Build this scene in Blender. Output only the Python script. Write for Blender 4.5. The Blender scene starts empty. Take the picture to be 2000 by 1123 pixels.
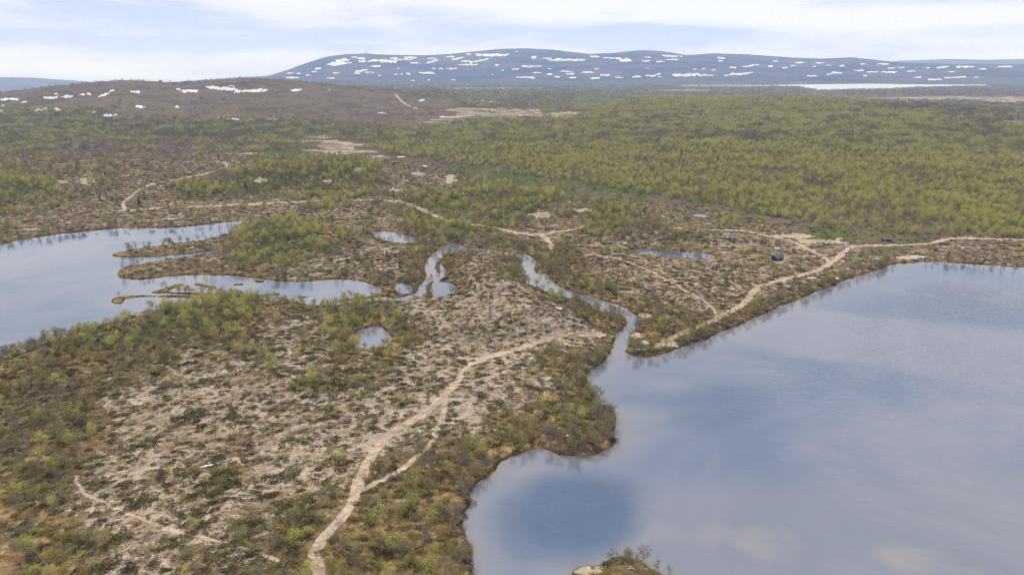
import bpy, math, random
import numpy as np
from mathutils import Vector, Matrix

random.seed(7)
RNG = np.random.default_rng(11)
SC = bpy.context.scene
COL = SC.collection

# ------------------------------------------------------------------ camera
W0, H0, FPX = 2000.0, 1123.0, 1428.0
CAMZ = 105.0
PITCH = math.atan2(421.5, FPX)
cam_d = bpy.data.cameras.new("camera")
cam = bpy.data.objects.new("camera", cam_d)
COL.objects.link(cam)
cam.location = (0, 0, CAMZ)
cam.rotation_euler = (math.pi / 2 - PITCH, 0, 0)
cam_d.sensor_width = 36.0
cam_d.lens = 36.0 * FPX / W0
cam_d.clip_start = 1.0
cam_d.clip_end = 200000.0
SC.camera = cam

# ------------------------------------------------------------------ render look
SC.render.engine = 'CYCLES'
SC.view_settings.view_transform = 'Standard'
SC.view_settings.look = 'None'
SC.view_settings.gamma = 1.0
SC.view_settings.exposure = 1.48
SC.view_settings.use_curve_mapping = False
SC.cycles.use_denoising = True
SC.cycles.denoiser = 'OPENIMAGEDENOISE'
SC.cycles.denoising_input_passes = 'RGB_ALBEDO_NORMAL'
SC.cycles.denoising_prefilter = 'NONE'
SC.cycles.pixel_filter_type = 'BLACKMAN_HARRIS'
SC.cycles.filter_width = 1.3
SC.cycles.max_bounces = 4
SC.cycles.diffuse_bounces = 2
SC.cycles.glossy_bounces = 2
SC.cycles.transmission_bounces = 2
SC.cycles.transparent_max_bounces = 8
SC.cycles.volume_bounces = 0


# ------------------------------------------------------------------ node helper
class NG:
    def __init__(self, tree):
        self.t = tree
        self.n = tree.nodes
        self.n.clear()

    def add(self, typ, ins=None, **kw):
        nd = self.n.new(typ)
        for k, v in kw.items():
            setattr(nd, k, v)
        for k, v in (ins or {}).items():
            self.set(nd.inputs[k], v)
        return nd

    def set(self, sock, v):
        if isinstance(v, bpy.types.NodeSocket):
            self.t.links.new(v, sock)
        elif isinstance(v, bpy.types.Node):
            self.t.links.new(v.outputs[0], sock)
        else:
            if sock.type == 'RGBA' and len(v) == 3:
                v = (*v, 1)
            sock.default_value = v

    def m(self, op, a, b=None, c=None, clamp=False):
        nd = self.add('ShaderNodeMath', operation=op, use_clamp=clamp)
        for i, v in enumerate((a, b, c)):
            if v is not None:
                self.set(nd.inputs[i], v)
        return nd.outputs[0]

    def mix(self, f, a, b, blend='MIX'):
        nd = self.add('ShaderNodeMix', data_type='RGBA', blend_type=blend)
        nd.clamp_factor = True
        self.set(nd.inputs[0], f)
        self.set(nd.inputs[6], a)
        self.set(nd.inputs[7], b)
        return nd.outputs[2]

    def noise(self, vec, scale, detail=3, rough=0.55, dist=0.0):
        return self.add('ShaderNodeTexNoise', {'Vector': vec, 'Scale': scale, 'Detail': detail,
                                               'Roughness': rough, 'Distortion': dist}).outputs[0]

    def ss(self, v, a, b):
        return self.add('ShaderNodeMapRange', {0: v, 1: a, 2: b, 3: 0.0, 4: 1.0},
                        interpolation_type='SMOOTHSTEP').outputs[0]

    def vmul(self, vec, s):
        return self.add('ShaderNodeVectorMath', {0: vec, 1: s}, operation='MULTIPLY').outputs[0]


# ------------------------------------------------------------------ sky and sun
SUN_EL, SUN_AZ = math.radians(48), math.radians(-28)   # azimuth from +Y towards +X
world = bpy.data.worlds.new("World")
SC.world = world
world.use_nodes = True
g = NG(world.node_tree)
nish = g.add('ShaderNodeTexSky', sky_type='NISHITA', sun_disc=False, sun_elevation=SUN_EL,
             sun_rotation=SUN_AZ, altitude=300.0, air_density=1.0, dust_density=1.5)
tc = g.add('ShaderNodeTexCoord').outputs['Generated']
sep = g.add('ShaderNodeSeparateXYZ', {0: tc})
dx, dy, dz = sep.outputs[0], sep.outputs[1], sep.outputs[2]
el = g.m('ARCSINE', dz)
az = g.m('ARCTAN2', dx, dy)
eld = g.m('MULTIPLY', el, 57.2958)
azd = g.m('MULTIPLY', az, 57.2958)
zz = g.m('ADD', g.m('ABSOLUTE', dz), 0.10)
px_ = g.m('DIVIDE', dx, zz)
py_ = g.m('DIVIDE', dy, zz)
pl = g.add('ShaderNodeCombineXYZ', {0: px_, 1: py_, 2: 0.37}).outputs[0]
n_hi = g.noise(pl, 0.85, 5, 0.5, 0.35)
st = g.add('ShaderNodeCombineXYZ', {0: g.m('MULTIPLY', azd, 0.10), 1: g.m('MULTIPLY', eld, 0.62), 2: 1.7}).outputs[0]
n_lo = g.noise(st, 0.8, 6, 0.5, 0.3)
n_fine = g.noise(st, 3.4, 6, 0.6, 0.3)


def lobe(a0, e0, wa, we):
    u = g.m('DIVIDE', g.m('SUBTRACT', azd, a0), wa)
    v = g.m('DIVIDE', g.m('SUBTRACT', eld, e0), we)
    s = g.m('ADD', g.m('MULTIPLY', u, u), g.m('MULTIPLY', v, v))
    return g.m('EXPONENT', g.m('MULTIPLY', s, -1.0))


# grey cloud bases seen low in the sky (azimuth, elevation in degrees)
grey = g.m('MULTIPLY', g.ss(n_lo, 0.40, 0.62), 0.75)
for (a0, e0, wa, we, k) in ((-31, 3.6, 9, 1.9, 0.60), (-20, 2.6, 14, 1.6, 0.5), (9, 2.7, 9, 0.8, 0.85),
                            (15, 2.2, 7, 0.55, 0.5), (31, 2.6, 6, 0.5, 0.45), (34, 4.8, 5, 0.8, 0.45),
                            (22, 1.4, 14, 0.8, 0.35), (-8, 2.0, 12, 0.9, 0.35)):
    grey = g.m('ADD', grey, g.m('MULTIPLY', lobe(a0, e0, wa, we), k))
grey = g.m('MULTIPLY', grey, g.m('ADD', 0.35, g.m('MULTIPLY', n_fine, 1.3)))
white = g.m('MULTIPLY', lobe(4, 4.9, 9, 1.5), 0.85)
white = g.m('ADD', white, g.m('MULTIPLY', lobe(27, 3.7, 7, 0.9), 0.7))
white = g.m('ADD', white, g.m('MULTIPLY', lobe(-19, 7.0, 14, 1.8), 0.5))
low = g.m('SUBTRACT', grey, white, clamp=True)
high = g.m('SUBTRACT', g.ss(n_hi, 0.40, 0.62), lobe(13, 11, 13, 6), clamp=True)
high = g.m('ADD', high, g.m('MULTIPLY', lobe(15, 22, 6, 3.5), .5))
fhi = g.ss(eld, 9.0, 30.0)
gf = g.m('ADD', g.m('MULTIPLY', low, g.m('SUBTRACT', 1.0, fhi)), g.m('MULTIPLY', g.m('MULTIPLY', high, 0.85), fhi))
cloud = g.mix(gf, (0.90, 0.91, 0.93), (0.56, 0.63, 0.75))
sky = g.mix(0.93, g.vmul(nish.outputs[0], (0.09, 0.09, 0.09)), cloud)
# an overcast sky grows brighter towards the zenith; low down it is seen through far more air
lift = g.m('ADD', 1.0, g.m('MULTIPLY', g.ss(eld, 14.0, 65.0), 0.95))
hz = g.mix(g.ss(eld, 0.2, 6.5), (1.0, 1.10, 1.9), (1.0, 1.0, 1.0))
sky = g.mix(1.0, sky, hz, 'MULTIPLY')
bg = g.add('ShaderNodeBackground', {0: sky, 1: g.m('MULTIPLY', lift, 0.395)})
g.add('ShaderNodeOutputWorld', {0: bg.outputs[0]})

sun_d = bpy.data.lights.new("sun", 'SUN')
sun_d.energy = 1.5
sun_d.angle = math.radians(14)
sun_d.color = (1.0, 0.94, 0.84)
sun = bpy.data.objects.new("sun", sun_d)
COL.objects.link(sun)
sdir = Vector((math.sin(SUN_AZ) * math.cos(SUN_EL), math.cos(SUN_AZ) * math.cos(SUN_EL), math.sin(SUN_EL)))
sun.rotation_euler = sdir.to_track_quat('Z', 'Y').to_euler()
sun.location = (0, 0, 300)

# ------------------------------------------------------------------ geometry helpers
CP, SP = math.cos(PITCH), math.sin(PITCH)


def ray(px, py):
    x = (px - W0 / 2) / FPX
    y = (H0 / 2 - py) / FPX
    return np.array([x, CP + y * SP, -SP + y * CP])


def on_plane(px, py, z=0.0):
    d = ray(px, py)
    t = (z - CAMZ) / d[2]
    return d[0] * t, d[1] * t


def project(x, y, z):
    """world -> photo pixels (2000 x 1123)"""
    yc = y * CP - (z - CAMZ) * SP
    zc = y * SP + (z - CAMZ) * CP
    yc = np.where(yc < 1e-3, 1e-3, yc)
    return W0 / 2 + FPX * x / yc, H0 / 2 - FPX * zc / yc


def azx(px, py=140.0):
    return math.atan2((px - 1000) / FPX, CP + (H0 / 2 - py) / FPX * SP)


_perm = np.random.default_rng(5).permutation(256)
_perm = np.concatenate([_perm, _perm]).astype(np.int64)
_gr = np.array([[math.cos(a), math.sin(a)] for a in np.linspace(0, 2 * math.pi, 17)[:16]])


def perlin(x, y, seed=0):
    xi = np.floor(x).astype(np.int64)
    yi = np.floor(y).astype(np.int64)
    xf, yf = x - xi, y - yi
    u = xf * xf * xf * (xf * (xf * 6 - 15) + 10)
    v = yf * yf * yf * (yf * (yf * 6 - 15) + 10)

    def gd(i, j, fx, fy):
        h = _perm[(_perm[(i + seed * 37) & 255] + j) & 255] & 15
        return _gr[h, 0] * fx + _gr[h, 1] * fy
    a = gd(xi, yi, xf, yf)
    b = gd(xi + 1, yi, xf - 1, yf)
    c = gd(xi, yi + 1, xf, yf - 1)
    d = gd(xi + 1, yi + 1, xf - 1, yf - 1)
    return (a + (b - a) * u) + ((c + (d - c) * u) - (a + (b - a) * u)) * v


def fbm(x, y, scale, oct=4, seed=0, gain=0.5):
    s, a, f = 0, 1.0, 1.0 / scale
    for i in range(oct):
        s = s + a * perlin(x * f + 17.3 * i, y * f - 9.1 * i, seed + i)
        a *= gain
        f *= 2.03
    return s * 1.4


def sstep(v, a, b):
    t = np.clip((v - a) / (b - a), 0, 1)
    return t * t * (3 - 2 * t)


def seg_dist(x, y, pts, closed=False):
    P = np.asarray(pts, float)
    n = len(P)
    best = np.full(x.shape, 1e18)
    rng = range(n if closed else n - 1)
    for i in rng:
        ax, ay = P[i]
        bx, by = P[(i + 1) % n]
        dx, dy = bx - ax, by - ay
        L = dx * dx + dy * dy + 1e-12
        t = np.clip(((x - ax) * dx + (y - ay) * dy) / L, 0, 1)
        d = (x - ax - t * dx) ** 2 + (y - ay - t * dy) ** 2
        best = np.minimum(best, d)
    return np.sqrt(best)


def poly_sdf(x, y, pts):
    """negative inside"""
    P = np.asarray(pts, float)
    out = np.full(x.shape, 1e6)
    lo, hi = P.min(0) - 70, P.max(0) + 70
    m = (x > lo[0]) & (x < hi[0]) & (y > lo[1]) & (y < hi[1])
    if not m.any():
        return out
    xs, ys = x[m], y[m]
    d = seg_dist(xs, ys, P, True)
    ins = np.zeros(xs.shape, bool)
    n = len(P)
    for i in range(n):
        ax, ay = P[i]
        bx, by = P[(i + 1) % n]
        c = ((ay > ys) != (by > ys))
        with np.errstate(divide='ignore', invalid='ignore'):
            xc = (bx - ax) * (ys - ay) / ((by - ay) if by != ay else 1e-9) + ax
        ins ^= c & (xs < xc)
    out[m] = np.where(ins, -d, d)
    return out


def smooth_closed(pts, it=2):
    P = [np.array(p, float) for p in pts]
    for _ in range(it):
        Q = []
        for i in range(len(P)):
            a, b = P[i], P[(i + 1) % len(P)]
            Q += [a * .75 + b * .25, a * .25 + b * .75]
        P = Q
    return np.array(P)


def smooth_open(pts, it=2):
    P = [np.array(p, float) for p in pts]
    for _ in range(it):
        Q = [P[0]]
        for i in range(len(P) - 1):
            a, b = P[i], P[i + 1]
            Q += [a * .75 + b * .25, a * .25 + b * .75]
        Q.append(P[-1])
        P = Q
    return np.array(P)


def wpts(pts):
    return [on_plane(*p) for p in pts]


# ------------------------------------------------------------------ shorelines (traced in the photograph, laid on the water level)
W_MAIN = wpts([(915, 1123), (918, 1060), (905, 1015), (922, 985), (912, 962), (935, 940), (962, 925), (975, 905),
               (1010, 888), (1050, 877), (1085, 885), (1130, 892), (1165, 888), (1190, 872), (1203, 858), (1206, 838),
               (1200, 815), (1180, 795), (1158, 770), (1146, 748), (1143, 728), (1165, 715), (1186, 702), (1197, 684),
               (1203, 668), (1216, 668), (1222, 690), (1250, 696), (1280, 694), (1330, 680), (1390, 655), (1440, 636), (1490, 612),
               (1560, 583), (1620, 560), (1690, 535), (1745, 516), (1790, 511), (1850, 512), (1920, 517), (2000, 522),
               (2150, 530), (2400, 560)]) + [(620, 300), (620, -150), (60, -160), (0, -60), (6, 0), (-4, 50), (-14, 95)]
W_LEFT = wpts([(-60, 492), (0, 477), (60, 465), (130, 455), (200, 449), (250, 445), (330, 446), (400, 439), (450, 433),
               (492, 431), (478, 443), (450, 455), (445, 464), (430, 466), (380, 473), (300, 482), (250, 490), (217, 496),
               (225, 502), (270, 504), (320, 500), (370, 495), (415, 490), (440, 486), (436, 494), (400, 499), (370, 501),
               (330, 507), (290, 513), (250, 521), (234, 530), (230, 540), (250, 546), (290, 545), (340, 538), (400, 536),
               (460, 538), (520, 546), (570, 553), (600, 550), (640, 545), (690, 546), (725, 552), (748, 567), (735, 576),
               (700, 582), (665, 586), (668, 596), (640, 600), (600, 598), (560, 595), (500, 590), (440, 592), (390, 605), (330, 620), (270, 638), (200, 655),
               (130, 674), (60, 690), (0, 705), (-80, 725), (-300, 760)]) + [(-420, 260), (-560, 420), (-520, 470)]
W_STREAM = wpts([(1197, 684), (1202, 660), (1214, 646), (1226, 632), (1226, 620), (1205, 612), (1180, 607), (1163, 606), (1160, 596), (1140, 588),
                 (1112, 580), (1080, 578), (1066, 566), (1040, 557), (1030, 550), (1033, 538), (1018, 532), (1020, 520), (1026, 508),
                 (1005, 500), (975, 494), (950, 492), (925, 490), (905, 491), (880, 493), (868, 497), (856, 507), (846, 520), (850, 532), (862, 543), (850, 552),
                 (838, 566), (820, 580), (800, 586), (780, 588), (745, 584), (700, 590), (660, 594), (660, 590), (700, 586), (745, 580), (770, 583), (792, 580), (812, 574), (824, 558), (836, 545), (832, 530),
                 (833, 512), (846, 498), (858, 488), (868, 480), (882, 474), (898, 477), (907, 484), (930, 485), (956, 487), (985, 492), (1015, 497), (1030, 499),
                 (1046, 508), (1045, 518), (1036, 528), (1052, 536), (1070, 534), (1072, 546), (1080, 556), (1117, 570), (1149, 580),
                 (1170, 587), (1190, 592), (1222, 602), (1240, 614), (1246, 626), (1236, 642), (1224, 654), (1222, 690)])
W_PONDS = [wpts(p) for p in (
    [(722, 453), (740, 450), (775, 455), (812, 463), (819, 471), (800, 476), (768, 474), (740, 467)],
    [(686, 664), (694, 650), (708, 641), (722, 640), (735, 635), (752, 641), (762, 655), (768, 664), (758, 677), (735, 678), (718, 683), (698, 677)],
    [(1308, 417), (1330, 415), (1352, 418), (1372, 416), (1391, 423), (1382, 430), (1350, 427), (1325, 424)],
    [(1230, 487), (1256, 485), (1290, 490), (1340, 492), (1378, 493), (1400, 502), (1370, 508), (1330, 504), (1290, 501), (1245, 496)],
    [(839, 563), (850, 552), (868, 550), (896, 558), (884, 571), (862, 585), (846, 580)],
    [(760, 560), (768, 553), (782, 551), (808, 558), (804, 570), (796, 575), (775, 573)],
    [(858, 512), (866, 516), (874, 532), (866, 544), (856, 541), (862, 528)],
)]
W_FAR = wpts([(1430, 169.5), (1500, 168), (1560, 170), (1600, 176), (1700, 175), (1800, 171), (1926, 168), (1926, 166),
              (1800, 165.5), (1700, 164), (1600, 165), (1480, 167)])
W_FAR2 = wpts([(1540, 163.2), (1610, 162.6), (1612, 162.0), (1545, 162.4)])
ISLES = [wpts(p) for p in (
    [(838, 556), (846, 548), (850, 550), (836, 572), (830, 574)],
    [(214, 591), (222, 582), (250, 578), (300, 576), (300, 579), (262, 580), (240, 585), (242, 592), (226, 594)],
    [(300, 577), (400, 578), (450, 581), (520, 588), (560, 593), (560, 598), (440, 586), (380, 582), (300, 580)],
    [(291, 571), (310, 566), (332, 559), (345, 555), (362, 555), (352, 560), (334, 564), (328, 569), (340, 572), (316, 573)],
    [(376, 556), (392, 553), (405, 557), (420, 558), (422, 566), (408, 563), (390, 559)],
    [(332, 571), (400, 573), (450, 573), (450, 576), (400, 577), (332, 574)],
    [(510, 575), (545, 573), (548, 576), (520, 578)], [(574, 580), (605, 579), (606, 581), (580, 582)],
    [(455, 555), (475, 554), (476, 557), (458, 558)], [(495, 548), (515, 548), (516, 551), (498, 552)],
    [(1112, 1125), (1122, 1110), (1140, 1104), (1165, 1104), (1180, 1101), (1192, 1093), (1215, 1086), (1240, 1090), (1262, 1098), (1278, 1112), (1310, 1130), (1290, 1165), (1200, 1175), (1150, 1150)],
)]
WPOLY = [smooth_closed(p, 1) for p in (W_MAIN, W_LEFT, W_STREAM)] + [smooth_closed(p, 2) for p in W_PONDS] + \
        [np.array(W_FAR), np.array(W_FAR2)]
ISLE = [smooth_closed(p, 1) for p in ISLES]
N_MAIN, N_LEFT, N_STREAM = 0, 1, 2


def water_field(x, y):
    wx = x + 1.1 * perlin(x / 5.5, y / 5.5, 3) + 2.0 * perlin(x / 17, y / 17, 4)
    wy = y + 1.1 * perlin(x / 5.5, y / 5.5, 8) + 2.0 * perlin(x / 17, y / 17, 9)
    best = np.full(x.shape, 1e6)
    idx = np.zeros(x.shape, int)
    for i, P in enumerate(WPOLY):
        if i < len(WPOLY) - 2:
            s = poly_sdf(wx, wy, P) - (.9 if i == 2 else 0)
        else:
            s = poly_sdf(x, y, P)
        k = s < best
        idx[k] = i
        best = np.minimum(best, s)
    for P in ISLE:
        s = poly_sdf(x + (wx - x) * .6, y + (wy - y) * .6, P)
        best = np.maximum(best, -s)
    return np.minimum(best, 60.0), idx


# ------------------------------------------------------------------ relief
def hill(x, y, px, py, lx, ly, h, ang=0.0, p=1.0):
    cx, cy = on_plane(px, py, h * .5)
    c, s = math.cos(ang), math.sin(ang)
    u = ((x - cx) * c + (y - cy) * s) / lx
    v = (-(x - cx) * s + (y - cy) * c) / ly
    return h * np.exp(-((u * u + v * v) ** p))


HILLS = [  # px, py, half length, half width (m), height, angle
    (300, 640, 62, 17, 7.5, 0.35), (440, 600, 30, 17, 4.5, 0.1), (80, 720, 36, 22, 4.0, 0.2),
    (990, 570, 17, 46, 7.0, 0.22), (1110, 640, 22, 16, 3.5, -0.3), (900, 640, 30, 18, 3.5, 0),
    (540, 465, 38, 30, 11.0, 0.1), (640, 490, 40, 22, 5.0, 0),
    (960, 392, 85, 26, 9.0, -0.05), (1080, 420, 50, 30, 9.0, 0), (820, 420, 46, 26, 5.0, -0.2), (1240, 420, 70, 24, 6.0, -0.1),
    (1250, 462, 70, 18, 4.5, -0.05), (620, 352, 120, 40, 14.0, 0.15), (500, 350, 60, 50, 8.0, 0.2), (720, 340, 60, 40, 6.0, 0.1),
    (70, 375, 80, 50, 9.0, 0.0), (180, 345, 70, 40, 8.0, 0.2), (330, 385, 90, 26, 5.0, 0.1), (380, 320, 90, 40, 6.0, 0),
    (480, 285, 110, 60, 8.0, 0), (420, 700, 40, 20, 2.0, 0), (770, 620, 24, 12, 3.0, -0.5),
    (1330, 560, 60, 30, 2.5, 0), (880, 455, 40, 14, 3.0, -0.3),
]

# crest tables: photo x, photo y of the skyline
RED = np.array([(-400, 188), (0, 180), (100, 168), (200, 159), (250, 157), (340, 162), (400, 158), (480, 153),
                (560, 157), (650, 169), (750, 179), (850, 186), (930, 192), (1000, 200)], float)
FAR = np.array([(-700, 175), (250, 165), (330, 157), (400, 152), (450, 150), (510, 149), (530, 146), (560, 138), (600, 124), (640, 112),
                (680, 107), (714, 106), (760, 108), (830, 109), (880, 106), (930, 101), (980, 96), (1030, 95),
                (1080, 98), (1150, 106), (1200, 104), (1250, 99), (1290, 101), (1340, 109), (1390, 106), (1450, 108),
                (1550, 115), (1600, 117), (1660, 115), (1700, 119), (1750, 124), (1850, 127), (2000, 129), (2600, 133)], float)
VFAR_L = np.array([(-800, 152), (0, 149), (60, 150), (140, 155), (200, 162), (300, 175), (500, 180)], float)
VFAR_R = np.array([(1600, 128), (1740, 122), (1850, 119), (1920, 121), (2000, 120), (2600, 124)], float)
FOR_R = np.array([(600, 1000), (720, 1120), (900, 1330), (1100, 1430), (1250, 1900), (1500, 1950), (2000, 1700), (2600, 1700)], float)
FOR_Z = np.array([(600, 0), (720, 1), (900, 10), (1100, 18), (1250, 31), (1500, 40), (1700, 37), (2000, 22), (2600, 18)], float)
FOR_0 = np.array([(600, 800), (720, 950), (850, 850), (1000, 760), (1100, 690), (1300, 560), (1500, 500), (1700, 470), (2000, 455), (2600, 450)], float)


def ytoz(py, r):
    """height that a point at ground distance r needs to show at photo row py"""
    a = np.arctan2((py - 561.5), FPX) + PITCH
    return CAMZ - r * np.tan(a)


def height(x, y, sd):
    r = np.hypot(x, y) + 1e-6
    a = np.arctan2(x, y)
    pxc = 1000 + FPX * np.tan(np.clip(a, -1.2, 1.2)) / CP * (CP * CP + 0.0) * 1.0
    pxc = 1000 + FPX * np.tan(np.clip(a, -1.2, 1.2)) * (CP + (561.5 - 140) / FPX * SP)
    # open rolling ground
    land = 0.35 * sstep(sd, -0.1, 0.9) + 1.5 * (1 - np.exp(-np.maximum(sd, 0) / 9.0))
    inner = sstep(sd, 1.5, 26)
    n1 = fbm(x, y, 55, 4, 1)
    n2 = fbm(x, y, 13, 3, 2)
    amp = 1.2 + 2.6 * sstep(r, 420, 800)
    z = land + inner * (amp * np.maximum(n1 + .15, -0.15) + 0.45 * n2)
    hs = 0
    for h in HILLS:
        px, py, lx, ly, hh = h[:5]
        hs = hs + hill(x, y, px, py, lx, ly, hh, h[5])
    z = z + hs * sstep(sd, 0.5, 16) * (1 + .25 * n2)
    # forested hill on the right
    rc = np.interp(pxc, FOR_R[:, 0], FOR_R[:, 1])
    zc = np.interp(pxc, FOR_Z[:, 0], FOR_Z[:, 1])
    r0 = np.interp(pxc, FOR_0[:, 0], FOR_0[:, 1])
    up = sstep(r, r0 - 20, rc) * (1 - sstep(r, rc, rc + 1100))
    z = z + up * (zc - 2) + up * fbm(x, y, 260, 3, 6) * 3.0
    # red fell on the left
    nr = fbm(x, y, 700, 4, 21)
    rcr = 2600.0
    zr = ytoz(np.interp(pxc, RED[:, 0], RED[:, 1]), rcr)
    fr = (1 - sstep(pxc, 850, 1000))
    upr = (0.45 * sstep(r, 1150, rcr) + 0.55 * sstep(r, 1500, rcr * 1.02)) * (1 - sstep(r, rcr * 1.04, 5200))
    z = z + fr * upr * (np.maximum(zr - 3, 0) + nr * 5.0 * sstep(r, 1400, 1900) * (1 - sstep(r, 2200, 2550)))
    # lowland behind it
    fl = (1 - sstep(pxc, 250, 560))
    z = z - fl * sstep(r, 3600, 8500) * 185
    # far snowy fells
    rcf = 11000 + 0 * pxc
    zf = ytoz(np.interp(pxc, FAR[:, 0], FAR[:, 1]), rcf)
    n3 = fbm(x, y, 2300, 5, 31)
    upf = (0.28 * sstep(r, 7300, 9600) + 0.72 * sstep(r, 7800, 11100)) * (1 - sstep(r, 11200, 15500))
    ff = sstep(pxc, 230, 420)
    z = z + ff * upf * (np.maximum(zf - 3, 0) + n3 * 48 * sstep(r, 7400, 8500) * (1 - sstep(r, 9800, 10900)))
    zv = ytoz(np.interp(pxc, VFAR_L[:, 0], VFAR_L[:, 1]), 15500.0)
    z = z + fl * np.exp(-((r - 15500) / 1700) ** 2) * np.maximum(zv + 180, 0)
    zv = ytoz(np.interp(pxc, VFAR_R[:, 0], VFAR_R[:, 1]), 17500.0)
    fv = sstep(pxc, 1560, 1760)
    z = z + fv * np.exp(-((r - 17500) / 1500) ** 2) * np.maximum(zv, 0)
    # gentle plain around the far lake
    wr = sstep(r, 3500, 4600) * (1 - sstep(r, 7300, 8100)) * (1 - fl)
    z = z * (1 - .85 * wr) + wr * .4
    # basins
    bed = -np.minimum(0.32 * np.maximum(-sd, 0), 1.0 + 0.03 * np.maximum(-sd, 0))
    dfar = r > 3500
    z = np.where(sd < 0, np.where(dfar, -3.0, bed), z)
    return z, pxc


# ------------------------------------------------------------------ the ground sheet: rows of growing distance, columns of bearing
def row_radii():
    rs = [14, 30, 50, 70, 90, 105, 116]
    py = 1160.0
    while True:
        X, Y = on_plane(1000, py)
        if Y > 1500:
            break
        rs.append(Y)
        py -= 1.7 if py > 330 else (1.15 if py > 260 else 0.75)
    r = rs[-1]
    while r < 12200:
        r *= 1.0105 if r < 7000 or r > 11300 else 1.0045
        rs.append(r)
    while r < 21000:
        r *= 1.04
        rs.append(min(r, 21000))
    return np.array(rs)


RR = row_radii()
AZ_MAX = math.radians(40)
NC = 1060
AZ_D = np.linspace(-AZ_MAX, AZ_MAX, NC)
AZ_S = np.linspace(AZ_MAX, 2 * math.pi - AZ_MAX, 74)[1:-1]
AZ_ALL = np.concatenate([AZ_D, AZ_S])
NCA = len(AZ_ALL)
NR = len(RR)
GX = RR[:, None] * np.sin(AZ_ALL)[None, :]
GY = RR[:, None] * np.cos(AZ_ALL)[None, :]
SD, WID = water_field(GX, GY)
GZ, PXC = height(GX, GY, SD)
PX, PY = project(GX, GY, GZ)
DENSE = np.broadcast_to((np.arange(NCA) < NC)[None, :], GX.shape)
RAD = np.broadcast_to(RR[:, None], GX.shape)
PX = np.where(DENSE, PX, -500)


def grid_sample(x, y, *arrs):
    r = np.hypot(x, y)
    a = np.arctan2(x, y)
    fi = np.interp(r, RR, np.arange(NR))
    fj = (a + AZ_MAX) / (2 * AZ_MAX) * (NC - 1)
    fj = np.clip(fj, 0, NC - 1.001)
    fi = np.clip(fi, 0, NR - 1.001)
    i, j = fi.astype(int), fj.astype(int)
    u, v = fi - i, fj - j
    out = []
    for A in arrs:
        out.append(A[i, j] * (1 - u) * (1 - v) + A[i + 1, j] * u * (1 - v) + A[i, j + 1] * (1 - u) * v + A[i + 1, j + 1] * u * v)
    return out if len(out) > 1 else out[0]


# ------------------------------------------------------------------ land cover
ROWS = [
    (152, "RRRRRRRRRRNNNNNNNNNNNNNNNNNNNNNNNNNNNNNN"),
    (165, "RRRRRRRRRRRRRRDDDDDDDDDDDDDDDDDDTTDDDDDD"),
    (180, "RRRRRRRRRRRRRRRRDDDDDDDDDDDDDDDPPfffffff"),
    (195, "RRRRRRRRRRRRRRRRRRDDDDDDDFFFFFFFFFTTTTTT"),
    (210, "RRRRRRRRRRRRRRRRRRDDDDFFFFFFFFFFFFffffff"),
    (225, "DDDDRRRRRRRRRRRRRRTTTTTFFFFFFFFFFFFFfffR"),
    (242, "DDDDDDDDDDDDDRRRRRDFFFFFFFFFFFFFFFFFFfff"),
    (262, "DDDDDDDDDDDDDDDOFFFFFFFFFFFFFFFFFFFFFFFF"),
    (285, "DDPPPPPPPggOTTFFFFFFFFFFFFFFFFFFFFFFFFFF"),
    (300, "PPPPPPPPggOOTTTFFFFFFFFFFFFFFFFFFFFFFFFF"),
    (320, "ggBgggBBBBggGGGlPPFFFFFFFFFFFFFFFFFFFFFF"),
    (345, "GggggBPBPGGGGGGBBlOOOFFFFFFFFFFFFFFFFFFF"),
    (370, "GGgggBBGGGGgGgggBlGGGGOOOOFFFFFFFFFFFFFF"),
    (392, "gggBBgBgBgBggggggGGGGGgOPPPOFFFFFFFFFFFF"),
    (415, "ggBBBBlBBBBBlllgGGgGGlgGGggggOPFFFFFFFFF"),
    (437, "BBBBBBBBBBGGggggGGGGglBGGgggGgPPPPgFFFFF"),
    (460, "BBBBBBBBBGGGgSlgSGGgBBBSSgSgllllPPOPPggg"),
    (482, "BBBBBBBBBGGGGSllgSBSSSSlllgglllllBOBBBBB"),
    (505, "BBBBBBBBBGGgllSlSSlBSSSllllllllllBBBBBBB"),
    (530, "BBBBBBBBBSllllllSllSSSSllllllllBBBBBBBBB"),
    (555, "BBBBBBBBBBBBBBBSSSLLLSSSllllllBBBBBBBBBB"),
    (580, "BBBBBBBGGgSSSGSlLLLLLSSSBllllBBBBBBBBBBB"),
    (605, "BBBBBBGGGGgSSGGSLLLLLLSUUSlllUUUUUUUUUUU"),
    (630, "BBBSSGGGGSBllGGGlLLLLLLUUUUUUUUUUUUUUUUU"),
    (660, "SSSGGGSSSSlllSGGSLLLLLLLUUUUUUUUUUUUUUUU"),
    (700, "SSUUSSSlllgLlSgSLLLLlUUUUUUUUUUUUUUUUUUU"),
    (745, "USSUSlLLLLLlSlgllLLLLlUUUUUUUUUUUUUUUUUU"),
    (790, "SSSSlLLlLLLlLlLLLLLLlUUUUUUUUUUUUUUUUUUU"),
    (835, "SSUSlLLlLlLLLLLLLllUUUUUUUUUUUUUUUUUUUUU"),
    (880, "SUUSlLLlLlLLLLLlSUUUUUUUUUUUUUUUUUUUUUUU"),
    (925, "UUSlLLllSlLLLlSSUUUUUUUUUUUUUUUUUUUUUUUU"),
    (970, "UUSLlLlllLllSSUUUUUUUUUUUUUUUUUUUUUUUUUU"),
    (1015, "UUSlLLLlLllSSUUUUUUUUUUUUUUUUUUUUUUUUUUU"),
    (1060, "UUUSlLLlSlSSUUUUUUUUUUUUUUUUUUUUUUUUUUUU"),
    (1105, "USUSLLlSlSSSUUUUUUUUUUUUUUUUUUUUUUUUUUUU"),
]
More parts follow.
